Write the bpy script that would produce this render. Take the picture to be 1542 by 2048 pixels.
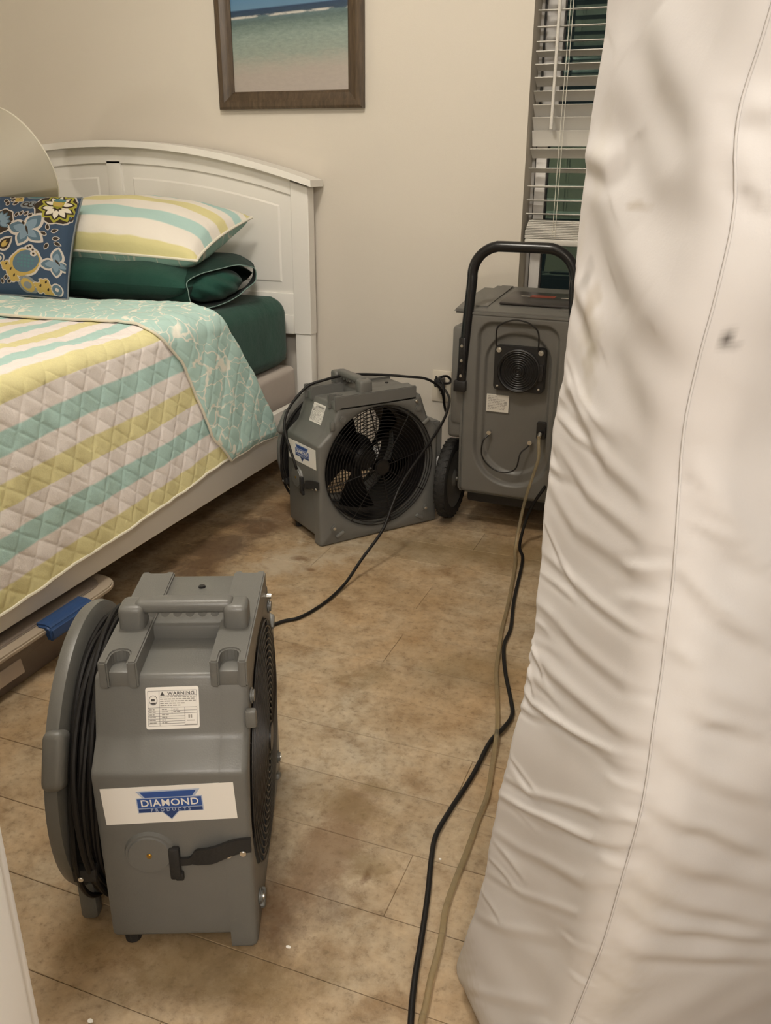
import bpy, bmesh, math, random
import numpy as np
from mathutils import Vector, Matrix
random.seed(7); np.random.seed(7)
R = math.radians
scene = bpy.context.scene
for o in list(bpy.data.objects): bpy.data.objects.remove(o, do_unlink=True)
COL = scene.collection

# ---------------------------------------------------------------- camera
PITCH, ROLL, YAW, FPX = R(21.85), R(0.369), R(20.93), 1750.0
cam_d = bpy.data.cameras.new('camera'); cam = bpy.data.objects.new('camera', cam_d); COL.objects.link(cam)
fw = Vector((-math.sin(YAW)*math.cos(PITCH), math.cos(YAW)*math.cos(PITCH), -math.sin(PITCH)))
r0 = Vector((math.cos(YAW), math.sin(YAW), 0)); u0 = r0.cross(fw)
rt = r0*math.cos(ROLL)+u0*math.sin(ROLL); up = -r0*math.sin(ROLL)+u0*math.cos(ROLL)
cam.matrix_world = Matrix(((rt.x,up.x,-fw.x,0),(rt.y,up.y,-fw.y,0),(rt.z,up.z,-fw.z,1.12),(0,0,0,1)))
cam_d.sensor_fit = 'VERTICAL'; cam_d.sensor_height = 24.0; cam_d.lens = 24.0*FPX/2048.0
cam_d.clip_start = 0.02
scene.camera = cam

# ---------------------------------------------------------------- world, lamps, exposure
w = bpy.data.worlds.new('night'); scene.world = w; w.use_nodes = True
w.node_tree.nodes['Background'].inputs[0].default_value = (0.012, 0.014, 0.016, 1)
w.node_tree.nodes['Background'].inputs[1].default_value = 1.0
def lamp(name, kind, loc, energy, color, size, rot=(0,0,0)):
    d = bpy.data.lights.new(name, kind); d.energy = energy; d.color = color
    if kind == 'AREA': d.shape = 'DISK'; d.size = size
    else: d.shadow_soft_size = size
    o = bpy.data.objects.new(name, d); o.location = loc; o.rotation_euler = rot; COL.objects.link(o); return o
lamp('ceiling_lamp', 'POINT', (-0.95, 1.40, 2.24), 43, (1.0, 0.94, 0.845), 0.12)
lamp('dresser_lamp', 'POINT', (-3.75, 1.15, 1.0), 13, (1.0, 0.90, 0.76), 0.08)
lamp('hall_lamp', 'POINT', (0.42, -0.95, 2.10), 76, (1.0, 0.965, 0.925), 0.18)
scene.view_settings.view_transform = 'Standard'; scene.view_settings.look = 'None'
scene.view_settings.gamma = 1.0; scene.view_settings.use_curve_mapping = False
scene.view_settings.exposure = 0.10

# ---------------------------------------------------------------- material helpers
def srgb(r, g, b):
    f = lambda c: (c/255/12.92) if c/255 <= .04045 else ((c/255+.055)/1.055)**2.4
    return (f(r), f(g), f(b), 1)
class NT:
    def __init__(s, name):
        s.m = bpy.data.materials.new(name); s.m.use_nodes = True
        s.t = s.m.node_tree; s.b = s.t.nodes['Principled BSDF']; s.out = s.t.nodes['Material Output']
    def n(s, typ, **kw):
        nd = s.t.nodes.new(typ)
        for k, v in kw.items():
            if k.startswith('i_'):
                key = k[2:]; nd.inputs[int(key) if key.isdigit() else key.replace('_',' ')].default_value = v
            else: setattr(nd, k, v)
        return nd
    def l(s, a, b): s.t.links.new(a, b)
    def ramp(s, fac, stops, interp='LINEAR'):
        r = s.n('ShaderNodeValToRGB'); r.color_ramp.interpolation = interp
        e = r.color_ramp.elements
        while len(e) < len(stops): e.new(0.5)
        for el, (p, c) in zip(e, stops): el.position = p; el.color = c if len(c) == 4 else (*c, 1)
        s.l(fac, r.inputs[0]); return r
    def noise(s, co, scale, detail=4, rough=.55, dist=0.0):
        nd = s.n('ShaderNodeTexNoise'); nd.inputs['Scale'].default_value = scale; nd.inputs['Detail'].default_value = detail
        nd.inputs['Roughness'].default_value = rough; nd.inputs['Distortion'].default_value = dist
        s.l(co, nd.inputs['Vector']); return nd
    def mix(s, fac, a, b, mode='MIX'):
        m = s.n('ShaderNodeMix', data_type='RGBA', blend_type=mode)
        for sock, v in ((m.inputs[0], fac), (m.inputs[6], a), (m.inputs[7], b)):
            if hasattr(v, 'is_output'): s.l(v, sock)
            else: sock.default_value = v
        return m.outputs[2]
    def math(s, op, a, b=0.0, clamp=False):
        m = s.n('ShaderNodeMath', operation=op, use_clamp=clamp)
        for sock, v in ((m.inputs[0], a), (m.inputs[1], b)):
            if hasattr(v, 'is_output'): s.l(v, sock)
            else: sock.default_value = v
        return m.outputs[0]
    def bump(s, h, strength=.2, dist=.002):
        b = s.n('ShaderNodeBump'); b.inputs['Strength'].default_value = strength; b.inputs['Distance'].default_value = dist
        s.l(h, b.inputs['Height']); s.l(b.outputs[0], s.b.inputs['Normal']); return b
    def co(s, which='Object'):
        return s.n('ShaderNodeTexCoord').outputs[which]
    def pos(s): return s.n('ShaderNodeNewGeometry').outputs['Position']
def simple(name, col, rough=.5, metal=0.0, noise=None, bump=None, spec=.5):
    t = NT(name); b = t.b
    b.inputs['Roughness'].default_value = rough; b.inputs['Metallic'].default_value = metal
    b.inputs['Specular IOR Level'].default_value = spec
    if noise:
        nz = t.noise(t.co(), noise[0], 5); c2 = tuple(min(1, c*noise[1]) for c in col[:3])+(1,)
        t.l(t.mix(nz.outputs[0], c2, col), b.inputs['Base Color'])
    else: b.inputs['Base Color'].default_value = col
    if bump:
        nb = t.noise(t.co(), bump[0], 4); t.bump(nb.outputs[0], bump[1], bump[2])
    return t.m

M = {}
M['wall'] = simple('wall_paint', (.67,.615,.53,1), .75, noise=(3,.97), bump=(260,.25,.0015), spec=.25)
M['ceiling'] = simple('ceiling_paint', (.78,.74,.68,1), .85)
M['white_paint'] = simple('white_bed_paint', (.86,.83,.77,1), .42, noise=(4,.97))
M['trim_white'] = simple('white_trim_paint', (.90,.90,.90,1), .35)
M['vinyl_white'] = simple('white_vinyl', (.72,.69,.65,1), .4)
M['slat'] = simple('blind_slat', (.66,.63,.57,1), .45, noise=(8,.96))
M['cord_white'] = simple('blind_cord', (.66,.63,.54,1), .7)
M['plate'] = simple('ivory_plastic', (.72,.65,.53,1), .35)
M['grey'] = simple('grey_moulded_plastic', (.150,.148,.136,1), .38, noise=(30,.88), bump=(420,.22,.0012))
M['grey2'] = simple('grey_dehumidifier_plastic', (.140,.134,.120,1), .42, noise=(25,.88), bump=(420,.2,.0012))
M['black'] = simple('black_plastic', (.012,.011,.011,1), .45)
M['black_wire'] = simple('black_coated_wire', (.010,.009,.009,1), .38)
M['black_gloss'] = simple('black_gloss_tube', (.010,.010,.011,1), .25)
M['rubber'] = simple('black_rubber', (.016,.015,.014,1), .7, bump=(120,.4,.003))
M['cable'] = simple('black_cable', (.009,.008,.0075,1), .5, spec=.3)
M['wire_tan'] = simple('dark_grid_wire', (.03,.027,.022,1), .5)
M['steel'] = simple('zinc_screw', (.75,.73,.68,1), .3, 1.0)
M['brass'] = simple('brass_screw', (.55,.38,.12,1), .35, 1.0)
M['paper'] = simple('white_sticker', (.80,.77,.72,1), .4)
M['paper2'] = simple('silver_label', (.62,.59,.53,1), .4)
M['ink'] = simple('dark_ink', (.06,.055,.05,1), .5)
M['ink2'] = simple('pale_ink', (.32,.30,.27,1), .5)
M['logo_blue'] = simple('logo_blue', (.030,.085,.30,1), .4)
M['logo_pale'] = simple('logo_silver_blue', (.42,.48,.60,1), .4)
M['logo_navy'] = simple('logo_navy', (.02,.05,.17,1), .4)
M['boxspring'] = simple('box_spring_cloth', (.52,.46,.41,1), .8, noise=(40,.92), bump=(60,.25,.004))
M['dark_base'] = simple('dark_underside', (.02,.018,.016,1), .6)
M['blue_plastic'] = simple('blue_latch_plastic', (.025,.07,.20,1), .35)
M['shade'] = simple('lampshade_vinyl', (.86,.81,.70,1), .2, noise=(5,.97))
M['shade'].node_tree.nodes['Principled BSDF'].inputs['Coat Weight'].default_value = .6
M['shade'].node_tree.nodes['Principled BSDF'].inputs['Coat Roughness'].default_value = .12
M['display'] = simple('control_panel', (.035,.03,.028,1), .3)
M['red'] = simple('red_print', (.25,.04,.02,1), .4)
M['chip'] = simple('paint_chip', (.85,.82,.76,1), .5)
M['bin_label'] = simple('bin_label', (.55,.47,.40,1), .5)

def m_floor():
    t = NT('stained_subfloor'); p = t.pos()
    n1 = t.noise(p, 2.6, 6, .62, .4); n2 = t.noise(p, 11, 6, .65, .2); n3 = t.noise(p, 70, 5, .7); n4 = t.noise(p, 1.3, 4, .6, .6)
    base = t.ramp(n1.outputs[0], [(.30, (.35,.245,.135)), (.46, (.40,.315,.215)), (.58, (.42,.36,.275)), (.75, (.43,.39,.33))]).outputs[0]
    mott = t.ramp(n2.outputs[0], [(.30, (.60,.52,.42)), (.46, (.93,.91,.88)), (.70, (1.12,1.12,1.12))]).outputs[0]
    c = t.mix(1.0, base, mott, 'MULTIPLY')
    spk = t.ramp(n3.outputs[0], [(.30, (.56,.52,.46)), (.46, (1,1,1)), (.70, (1.14,1.13,1.10))]).outputs[0]
    c = t.mix(.8, c, spk, 'MULTIPLY')
    n5 = t.noise(p, 30, 6, .7, .3)
    fm = t.ramp(n5.outputs[0], [(.33, (.68,.62,.54)), (.47, (.97,.96,.95)), (.68, (1.13,1.14,1.16))]).outputs[0]
    c = t.mix(.75, c, fm, 'MULTIPLY')
    gold = t.ramp(n4.outputs[0], [(.42, (0,0,0)), (.60, (.5,.5,.5))]).outputs[0]
    c = t.mix(gold, c, t.mix(1.0, c, (1.02,.90,.74,1), 'MULTIPLY'))
    inf = t.n('ShaderNodeObjectInfo')
    tint = t.ramp(inf.outputs['Random'], [(0, (.95,.94,.92)), (.5, (1,1,1)), (1, (1.04,1.04,1.04))]).outputs[0]
    c = t.mix(1.0, c, tint, 'MULTIPLY')
    # brown soak stains and darker blots, each with its own outline
    def blot(cx, cy, rx, ry, amt, col, sc=9, edge=.35):
        nonlocal c
        sub = t.n('ShaderNodeVectorMath', operation='SUBTRACT'); t.l(p, sub.inputs[0]); sub.inputs[1].default_value = (cx, cy, 0)
        mul = t.n('ShaderNodeVectorMath', operation='MULTIPLY'); t.l(sub.outputs[0], mul.inputs[0]); mul.inputs[1].default_value = (1/rx, 1/ry, 0)
        ln = t.n('ShaderNodeVectorMath', operation='LENGTH'); t.l(mul.outputs[0], ln.inputs[0])
        nz = t.noise(p, sc, 6, .7, .5)
        v = t.math('ADD', ln.outputs['Value'], t.math('MULTIPLY', t.math('SUBTRACT', nz.outputs[0], .5), 3.2))
        mr = t.n('ShaderNodeMapRange'); t.l(v, mr.inputs[0])
        mr.inputs[1].default_value = 1.0; mr.inputs[2].default_value = 1.0-edge*2; mr.inputs[3].default_value = 0; mr.inputs[4].default_value = amt
        c = t.mix(mr.outputs[0], c, col)
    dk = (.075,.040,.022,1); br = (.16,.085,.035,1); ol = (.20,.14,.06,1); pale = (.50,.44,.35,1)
    blot(-1.36, 2.10, .13, .55, .70, dk, 7); blot(-1.28, 2.50, .20, .20, .6, br, 9)  # dark band along the bed rail, brown blot towards the far fan
    blot(-1.12, 2.14, .13, .13, .75, pale, 8)
    blot(-1.10, 2.16, .035, .025, .8, br, 20); blot(-1.04, 2.10, .025, .018, .8, br, 22)
    blot(-.60, .92, .16, .20, .55, dk, 8); blot(-.52, 1.05, .07, .25, .55, br, 9); blot(-.60, .80, .26, .10, .5, ol, 9)  # darker blots under and right of the foreground fan
    blot(-.53, 1.20, .09, .05, .5, ol, 14); blot(-.435, 1.055, .010, .034, .9, (.11,.045,.018,1), 22, .5)
    blot(-.44, 1.07, .05, .05, .55, ol, 14); blot(-.50, 1.27, .06, .025, .55, ol, 16)
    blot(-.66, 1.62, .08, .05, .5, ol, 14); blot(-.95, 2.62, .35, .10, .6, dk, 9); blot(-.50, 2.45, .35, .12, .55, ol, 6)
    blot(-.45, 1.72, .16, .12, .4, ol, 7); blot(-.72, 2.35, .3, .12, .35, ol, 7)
    c = t.mix(1.0, c, (.95,.91,.845,1), 'MULTIPLY')
    t.l(c, t.b.inputs['Base Color']); t.b.inputs['Roughness'].default_value = .62
    t.bump(t.math('ADD', n2.outputs[0], n3.outputs[0]), .12, .002)
    return t.m
M['floor'] = m_floor()
M['floor_gap'] = simple('floor_joint', (.25,.17,.095,1), .8, noise=(20,.7))

def m_quilt():
    t = NT('striped_quilt_cotton'); uv = t.n('ShaderNodeUVMap'); uv.uv_map = 'UVMap'
    sp = t.n('ShaderNodeSeparateXYZ'); t.l(uv.outputs[0], sp.inputs[0])
    wob = t.noise(t.pos(), 9, 2); s = t.math('ADD', sp.outputs[1], t.math('MULTIPLY', t.math('SUBTRACT', wob.outputs[0], .5), .006))
    ph = t.math('FRACT', t.math('DIVIDE', s, .216))
    Y = (.83,.77,.42); Wt = (.95,.89,.86); T = (.50,.72,.68)
    e = .012
    r = t.ramp(ph, [(0, Y), (.25-e, Y), (.25+e, Wt), (.5-e, Wt), (.5+e, T), (.745-e, T), (.745+e, Wt), (1-e, Wt), (1, Y)])
    nz = t.noise(t.pos(), 300, 3); c = t.mix(.35, r.outputs[0], t.ramp(nz.outputs[0], [(.3, (.86,.86,.86)), (.7, (1.06,1.06,1.06))]).outputs[0], 'MULTIPLY')
    t.l(c, t.b.inputs['Base Color']); t.b.inputs['Roughness'].default_value = .85; t.b.inputs['Specular IOR Level'].default_value = .2
    n2 = t.noise(t.pos(), 45, 4); t.bump(t.math('ADD', n2.outputs[0], t.math('MULTIPLY', nz.outputs[0], .3)), .35, .005)
    return t.m
M['quilt'] = m_quilt()
def m_coral(name, base=(.50,.71,.66), dim=1.0):
    t = NT(name); uv = t.n('ShaderNodeUVMap'); uv.uv_map = 'UVMap'
    wn = t.noise(uv.outputs[0], 9, 3); sc = t.n('ShaderNodeVectorMath', operation='MULTIPLY_ADD')
    t.l(wn.outputs['Color'], sc.inputs[0]); sc.inputs[1].default_value = (.16,.16,0); t.l(uv.outputs[0], sc.inputs[2])
    mp = t.n('ShaderNodeMapping'); t.l(sc.outputs[0], mp.inputs[0]); mp.inputs['Rotation'].default_value = (0,0,R(35)); mp.inputs['Scale'].default_value = (1,1.7,1)
    v = t.n('ShaderNodeTexVoronoi', feature='DISTANCE_TO_EDGE'); v.inputs['Scale'].default_value = 12; t.l(mp.outputs[0], v.inputs['Vector'])
    br = t.noise(uv.outputs[0], 14, 2)
    th = t.math('ADD', v.outputs['Distance'], t.math('MULTIPLY', t.math('SUBTRACT', .52, br.outputs[0]), .16))
    f = t.ramp(th, [(.016, (1,1,1)), (.055, (0,0,0))]).outputs[0]
    c = t.mix(f, (*base,1), (.90*dim,.90*dim,.80*dim,1))
    t.l(c, t.b.inputs['Base Color']); t.b.inputs['Roughness'].default_value = .85; t.b.inputs['Specular IOR Level'].default_value = .2
    n2 = t.noise(t.pos(), 50, 4); t.bump(n2.outputs[0], .3, .004)
    return t.m
M['coral'] = m_coral('teal_coral_print')
M['coral_pillow'] = m_coral('teal_coral_pillow_print', (.36,.56,.50), .85)
M['binding'] = simple('white_binding', (.78,.74,.62,1), .8)
def m_pillow():
    t = NT('striped_pillow_cotton'); uv = t.n('ShaderNodeUVMap'); uv.uv_map = 'UVMap'
    sp = t.n('ShaderNodeSeparateXYZ'); t.l(uv.outputs[0], sp.inputs[0])
    Y = (.72,.66,.34); W_ = (.84,.79,.71); T = (.45,.64,.60)
    st = [(0,Y),(.055,Y),(.065,W_),(.235,W_),(.25,T),(.395,T),(.41,W_),(.545,W_),(.56,Y),(.67,Y),(.685,W_),(.775,W_),(.79,T),(.87,T),(.885,W_),(.94,W_),(.95,Y),(1,Y)]
    r = t.ramp(sp.outputs[1], st); t.l(r.outputs[0], t.b.inputs['Base Color'])
    t.b.inputs['Roughness'].default_value = .85; t.b.inputs['Specular IOR Level'].default_value = .2
    n2 = t.noise(t.co(), 14, 4); t.bump(n2.outputs[0], .35, .01)
    return t.m
M['pillow'] = m_pillow()
def m_green():
    t = NT('dark_green_cotton'); n1 = t.noise(t.pos(), 6, 4); n2 = t.noise(t.pos(), 350, 2)
    c = t.ramp(n1.outputs[0], [(.3, (.010,.052,.038)), (.7, (.017,.075,.055))]).outputs[0]
    t.l(c, t.b.inputs['Base Color']); t.b.inputs['Roughness'].default_value = .8; t.b.inputs['Specular IOR Level'].default_value = .2
    t.b.inputs['Sheen Weight'].default_value = .15
    t.bump(t.math('ADD', t.noise(t.pos(), 16, 4).outputs[0], t.math('MULTIPLY', n2.outputs[0], .15)), .3, .012)
    return t.m
M['green'] = m_green()
M['green_hem'] = simple('pale_hem_stitch', (.20,.30,.27,1), .8)
def m_cover():
    t = NT('white_mattress_cover'); a = t.n('ShaderNodeVertexColor'); a.layer_name = 'stain'
    n1 = t.noise(t.pos(), 5, 4); n2 = t.noise(t.pos(), 500, 2)
    c = t.ramp(n1.outputs[0], [(.35, (.62,.592,.575)), (.65, (.66,.640,.628))]).outputs[0]
    c = t.mix(1.0, c, a.outputs[0], 'MULTIPLY')
    t.l(c, t.b.inputs['Base Color']); t.b.inputs['Roughness'].default_value = .8; t.b.inputs['Specular IOR Level'].default_value = .2
    t.bump(n2.outputs[0], .08, .001)
    return t.m
M['cover'] = m_cover()
M['cover_plain'] = simple('white_cover_fabric', (.63,.61,.595,1), .8)
def m_wood():
    t = NT('brown_frame_wood'); mp = t.n('ShaderNodeMapping'); t.l(t.co(), mp.inputs[0]); mp.inputs['Scale'].default_value = (30,30,4)
    n1 = t.noise(mp.outputs[0], 3, 5, .6, .5)
    t.l(t.ramp(n1.outputs[0], [(.3, (.050,.032,.018)), (.55, (.085,.056,.031)), (.75, (.125,.085,.050))]).outputs[0], t.b.inputs['Base Color'])
    t.b.inputs['Roughness'].default_value = .45; t.bump(n1.outputs[0], .2, .002)
    return t.m
M['wood'] = m_wood()
def m_beach():   # flat print: sky, horizon, surf line, shallow water, sand
    t = NT('beach_print'); uv = t.n('ShaderNodeUVMap'); uv.uv_map = 'UVMap'
    sp = t.n('ShaderNodeSeparateXYZ'); t.l(uv.outputs[0], sp.inputs[0])
    mp = t.n('ShaderNodeMapping'); t.l(uv.outputs[0], mp.inputs[0]); mp.inputs['Scale'].default_value = (2.2,8,1)
    n1 = t.noise(mp.outputs[0], 3.5, 6, .65)
    tilt = t.math('SUBTRACT', sp.outputs[1], t.math('MULTIPLY', sp.outputs[0], .030))
    low = t.math('MULTIPLY', t.math('SUBTRACT', n1.outputs[0], .5), t.ramp(tilt, [(.20,(.10,)*3), (.335,(.06,)*3), (.40,(.0,)*3)]).outputs[0])
    v = t.math('ADD', tilt, low)
    S = [(0,(.40,.35,.31)), (.085,(.39,.345,.30)), (.13,(.36,.345,.295)), (.19,(.27,.315,.27)), (.27,(.24,.305,.27)), (.325,(.15,.21,.19)), (.345,(.10,.15,.145)), (.372,(.10,.16,.17)),
         (.378,(.030,.060,.10)), (.408,(.018,.045,.10)), (.412,(.11,.22,.34)), (.50,(.07,.19,.35)), (.62,(.04,.16,.34)), (1,(.02,.09,.30))]
    c = t.ramp(v, S).outputs[0]
    band = t.math('MULTIPLY', t.ramp(tilt, [(.366,(0,)*3),(.371,(1,)*3),(.377,(1,)*3),(.382,(0,)*3)]).outputs[0],
                  t.ramp(t.noise(mp.outputs[0], 2.2, 4).outputs[0], [(.42,(0,)*3),(.52,(1,)*3)]).outputs[0])
    rip = t.ramp(t.noise(mp.outputs[0], 9, 6, .7).outputs[0], [(.35,(.80,.82,.82)), (.65,(1.12,1.10,1.10))]).outputs[0]
    c = t.mix(t.ramp(tilt, [(.10,(.25,)*3),(.25,(.9,)*3),(.40,(.9,)*3),(.42,(.0,)*3)]).outputs[0], c, t.mix(1.0, c, rip, 'MULTIPLY'))
    c = t.mix(band, c, (.52,.50,.46,1))
    t.l(c, t.b.inputs['Base Color']); t.b.inputs['Roughness'].default_value = .55
    return t.m
M['beach'] = m_beach()
def m_glass(name, tint, refl):
    t = NT(name); g = t.n('ShaderNodeBsdfGlossy'); g.inputs['Color'].default_value = tint; g.inputs['Roughness'].default_value = .02
    tr = t.n('ShaderNodeBsdfTransparent'); tr.inputs['Color'].default_value = (.75,.85,.80,1)
    mx = t.n('ShaderNodeMixShader'); mx.inputs[0].default_value = refl; t.l(tr.outputs[0], mx.inputs[1]); t.l(g.outputs[0], mx.inputs[2]); t.l(mx.outputs[0], t.out.inputs['Surface'])
    return t.m
M['glass_low'] = m_glass('green_window_glass', (.42,.56,.45,1), .19)
M['glass_up'] = m_glass('clear_window_glass', (.6,.8,.68,1), .045)
def m_hose():
    t = NT('clear_amber_hose'); b = t.b
    b.inputs['Base Color'].default_value = (.70,.60,.40,1); b.inputs['Roughness'].default_value = .15
    b.inputs['Transmission Weight'].default_value = .8; b.inputs['IOR'].default_value = 1.35
    return t.m
M['hose'] = m_hose()
def m_bin():
    t = NT('clear_bin_plastic'); b = t.b
    b.inputs['Base Color'].default_value = (.66,.58,.52,1); b.inputs['Roughness'].default_value = .35
    b.inputs['Transmission Weight'].default_value = .75; b.inputs['IOR'].default_value = 1.25
    return t.m
M['bin'] = m_bin()
M['bin_rim'] = simple('bin_lid_rim', (.42,.35,.27,1), .4)
M['cloth_red'] = simple('maroon_clothes', (.11,.035,.05,1), .9, noise=(12,.5))
M['cloth_dark'] = simple('dark_clothes', (.04,.045,.05,1), .9, noise=(12,.5))
for nm, c in dict(navy=(.045,.075,.125), cream=(.55,.50,.45), dkbrown=(.045,.032,.022), lime=(.36,.34,.05), ivory=(.72,.66,.55),
                  teal=(.09,.20,.22), slate=(.10,.16,.21), gold=(.48,.34,.10), ltblue=(.20,.28,.35), greyb=(.22,.24,.25)).items():
    M['p_'+nm] = simple('print_'+nm, (*c,1), .85, spec=.2, bump=(500,.1,.001))

# ---------------------------------------------------------------- mesh helpers
def finish(o, angle=35):
    me = o.data
    me.polygons.foreach_set('use_smooth', [True]*len(me.polygons))
    me.set_sharp_from_angle(angle=R(angle)); me.update()
def obj(name, bm, mat=None, parent=None, smooth=True, angle=35, recalc=True):
    if recalc: bmesh.ops.recalc_face_normals(bm, faces=bm.faces)
    me = bpy.data.meshes.new(name); bm.to_mesh(me); bm.free()
    o = bpy.data.objects.new(name, me); COL.objects.link(o)
    for m in (mat if isinstance(mat, (list, tuple)) else [mat]): me.materials.append(m)
    if parent: o.parent = parent
    if smooth: finish(o, angle)
    return o
def BM(): return bmesh.new()
def thing(name, label, cat, loc=(0,0,0), rz=0, group=None):
    o = bpy.data.objects.new(name, None); COL.objects.link(o); o.location = loc; o.rotation_euler = (0,0,rz)
    o.empty_display_size = .05; o['label'] = label; o['category'] = cat
    if group: o['group'] = group
    return o
def tag(o, label, cat, group=None):
    o['label'] = label; o['category'] = cat
    if group: o['group'] = group
    return o
def struct(o): o['kind'] = 'structure'; return o
def dup_tree(o, parent=None):
    c = o.copy(); COL.objects.link(c)
    if parent: c.parent = parent
    for ch in list(o.children): dup_tree(ch, c)
    return c
def merge(dst, src, mat=None, mi=0):
    me = bpy.data.meshes.new('tmp'); src.to_mesh(me); src.free()
    n = len(dst.faces); dst.from_mesh(me); bpy.data.meshes.remove(me)
    dst.faces.ensure_lookup_table()
    if mi:
        for f in dst.faces[n:]: f.material_index = mi
def box(bm, lo, hi, bev=0.0, seg=2, rot=None, mi=0):
    b = BM(); bmesh.ops.create_cube(b, size=1)
    s = [hi[i]-lo[i] for i in range(3)]; c = [(hi[i]+lo[i])/2 for i in range(3)]
    bmesh.ops.scale(b, vec=s, verts=b.verts)
    if bev: bmesh.ops.bevel(b, geom=b.edges[:], offset=min(bev, min(s)*.49), segments=seg, profile=.5, affect='EDGES')
    if rot is not None: bmesh.ops.transform(b, matrix=rot, verts=b.verts)
    bmesh.ops.translate(b, vec=c, verts=b.verts)
    merge(bm, b, mi=mi); return bm
def cyl(bm, p0, p1, r, n=20, r2=None, bev=0, mi=0):
    p0, p1 = Vector(p0), Vector(p1); d = p1-p0
    b = BM(); bmesh.ops.create_cone(b, cap_ends=True, segments=n, radius1=r, radius2=r if r2 is None else r2, depth=d.length)
    if bev:
        ed = [e for e in b.edges if len(e.link_faces) == 2 and any(len(f.verts) > 4 for f in e.link_faces)]
        bmesh.ops.bevel(b, geom=ed, offset=bev, segments=2, affect='EDGES')
    m = Matrix.Translation((p0+p1)/2) @ d.to_track_quat('Z', 'Y').to_matrix().to_4x4()
    bmesh.ops.transform(b, matrix=m, verts=b.verts); merge(bm, b, mi=mi); return bm
def smooth_path(pts, k=6, closed=False):
    P = [Vector(p) for p in pts]; n = len(P); out = []
    rng = range(n if closed else n-1)
    for i in rng:
        if closed: a, b, c, d = P[(i-1) % n], P[i], P[(i+1) % n], P[(i+2) % n]
        else: b, c = P[i], P[i+1]; a = P[i-1] if i else b*2-c; d = P[i+2] if i+2 < n else c*2-b
        for j in range(k):
            t = j/k
            out.append(.5*((2*b)+(c-a)*t+(2*a-5*b+4*c-d)*t*t+(3*b-a-3*c+d)*t**3))
    if not closed: out.append(P[-1])
    return out
def tube(bm, pts, r, n=8, k=6, closed=False, smooth=True, squash=1.0, mi=0):
    P = smooth_path(pts, k, closed) if smooth else [Vector(p) for p in pts]
    rings = []; m = len(P); nrm = None
    for i, p in enumerate(P):
        if closed: tg = P[(i+1) % m]-P[i-1]
        else: tg = P[min(i+1, m-1)]-P[max(i-1, 0)]
        if tg.length < 1e-9: tg = Vector((0,0,1))
        tg.normalize()
        if nrm is None:
            nrm = tg.orthogonal().normalized()
        nrm = (nrm-tg*nrm.dot(tg)); nrm = nrm.normalized() if nrm.length > 1e-6 else tg.orthogonal().normalized()
        bn = tg.cross(nrm)
        rr = r[min(i, len(r)-1)] if isinstance(r, list) else r
        rings.append([bm.verts.new(p+(nrm*math.cos(2*math.pi*j/n)+bn*math.sin(2*math.pi*j/n)*squash)*rr) for j in range(n)])
    fs = []
    for i in range(m if closed else m-1):
        a, b = rings[i], rings[(i+1) % m]
        for j in range(n): fs.append(bm.faces.new((a[j], a[(j+1) % n], b[(j+1) % n], b[j])))
    if not closed:
        fs.append(bm.faces.new(rings[0][::-1])); fs.append(bm.faces.new(rings[-1]))
    for f in fs: f.material_index = mi
    return bm
def lathe(bm, prof, axis='z', center=(0,0,0), n=32, closed=False, mi=0):
    rings = []
    for r, h in prof:
        ring = []
        for j in range(n):
            a = 2*math.pi*j/n; c, s = r*math.cos(a), r*math.sin(a)
            v = (c, s, h) if axis == 'z' else ((h, c, s) if axis == 'x' else (c, h, s))
            ring.append(bm.verts.new((v[0]+center[0], v[1]+center[1], v[2]+center[2])))
        rings.append(ring)
    idx = list(range(len(rings)-1)) + ([len(rings)-1] if closed else [])
    for i in idx:
        a, b = rings[i], rings[(i+1) % len(rings)]
        for j in range(n):
            f = bm.faces.new((a[j], a[(j+1) % n], b[(j+1) % n], b[j])); f.material_index = mi
    return bm
def prism(bm, poly, y0, y1, plane='xz', bev=0.0, seg=2, mi=0):
    b = BM()
    def V(p, h): return (p[0], h, p[1]) if plane == 'xz' else ((p[0], p[1], h) if plane == 'xy' else (h, p[0], p[1]))
    a = [b.verts.new(V(p, y0)) for p in poly]; c = [b.verts.new(V(p, y1)) for p in poly]; n = len(poly)
    b.faces.new(a); b.faces.new(c[::-1])
    for i in range(n): b.faces.new((a[i], a[(i+1) % n], c[(i+1) % n], c[i]))
    bmesh.ops.recalc_face_normals(b, faces=b.faces)
    if bev: bmesh.ops.bevel(b, geom=b.edges[:], offset=bev, segments=seg, affect='EDGES', clamp_overlap=True)
    merge(bm, b, mi=mi); return bm
def grid_obj(name, X, Y, Z, mat, parent=None, uv=None, angle=180):
    nu, nv = X.shape
    co = np.stack([X, Y, Z], -1).reshape(-1, 3)
    i = np.arange(nu*nv).reshape(nu, nv)
    q = np.stack([i[:-1,:-1], i[1:,:-1], i[1:,1:], i[:-1,1:]], -1).reshape(-1, 4)
    me = bpy.data.meshes.new(name); me.vertices.add(len(co)); me.vertices.foreach_set('co', co.astype(np.float32).ravel())
    me.loops.add(q.size); me.loops.foreach_set('vertex_index', q.ravel().astype(np.int32))
    me.polygons.add(len(q)); me.polygons.foreach_set('loop_start', (np.arange(len(q))*4).astype(np.int32))
    me.update(calc_edges=True); me.validate()
    if uv is not None:
        l = me.uv_layers.new(name='UVMap'); U = np.stack([uv[0], uv[1]], -1).reshape(-1, 2)[q.ravel()]
        l.data.foreach_set('uv', U.astype(np.float32).ravel())
    o = bpy.data.objects.new(name, me); COL.objects.link(o); me.materials.append(mat)
    if parent: o.parent = parent
    me.polygons.foreach_set('use_smooth', [True]*len(me.polygons))
    return o
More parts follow.
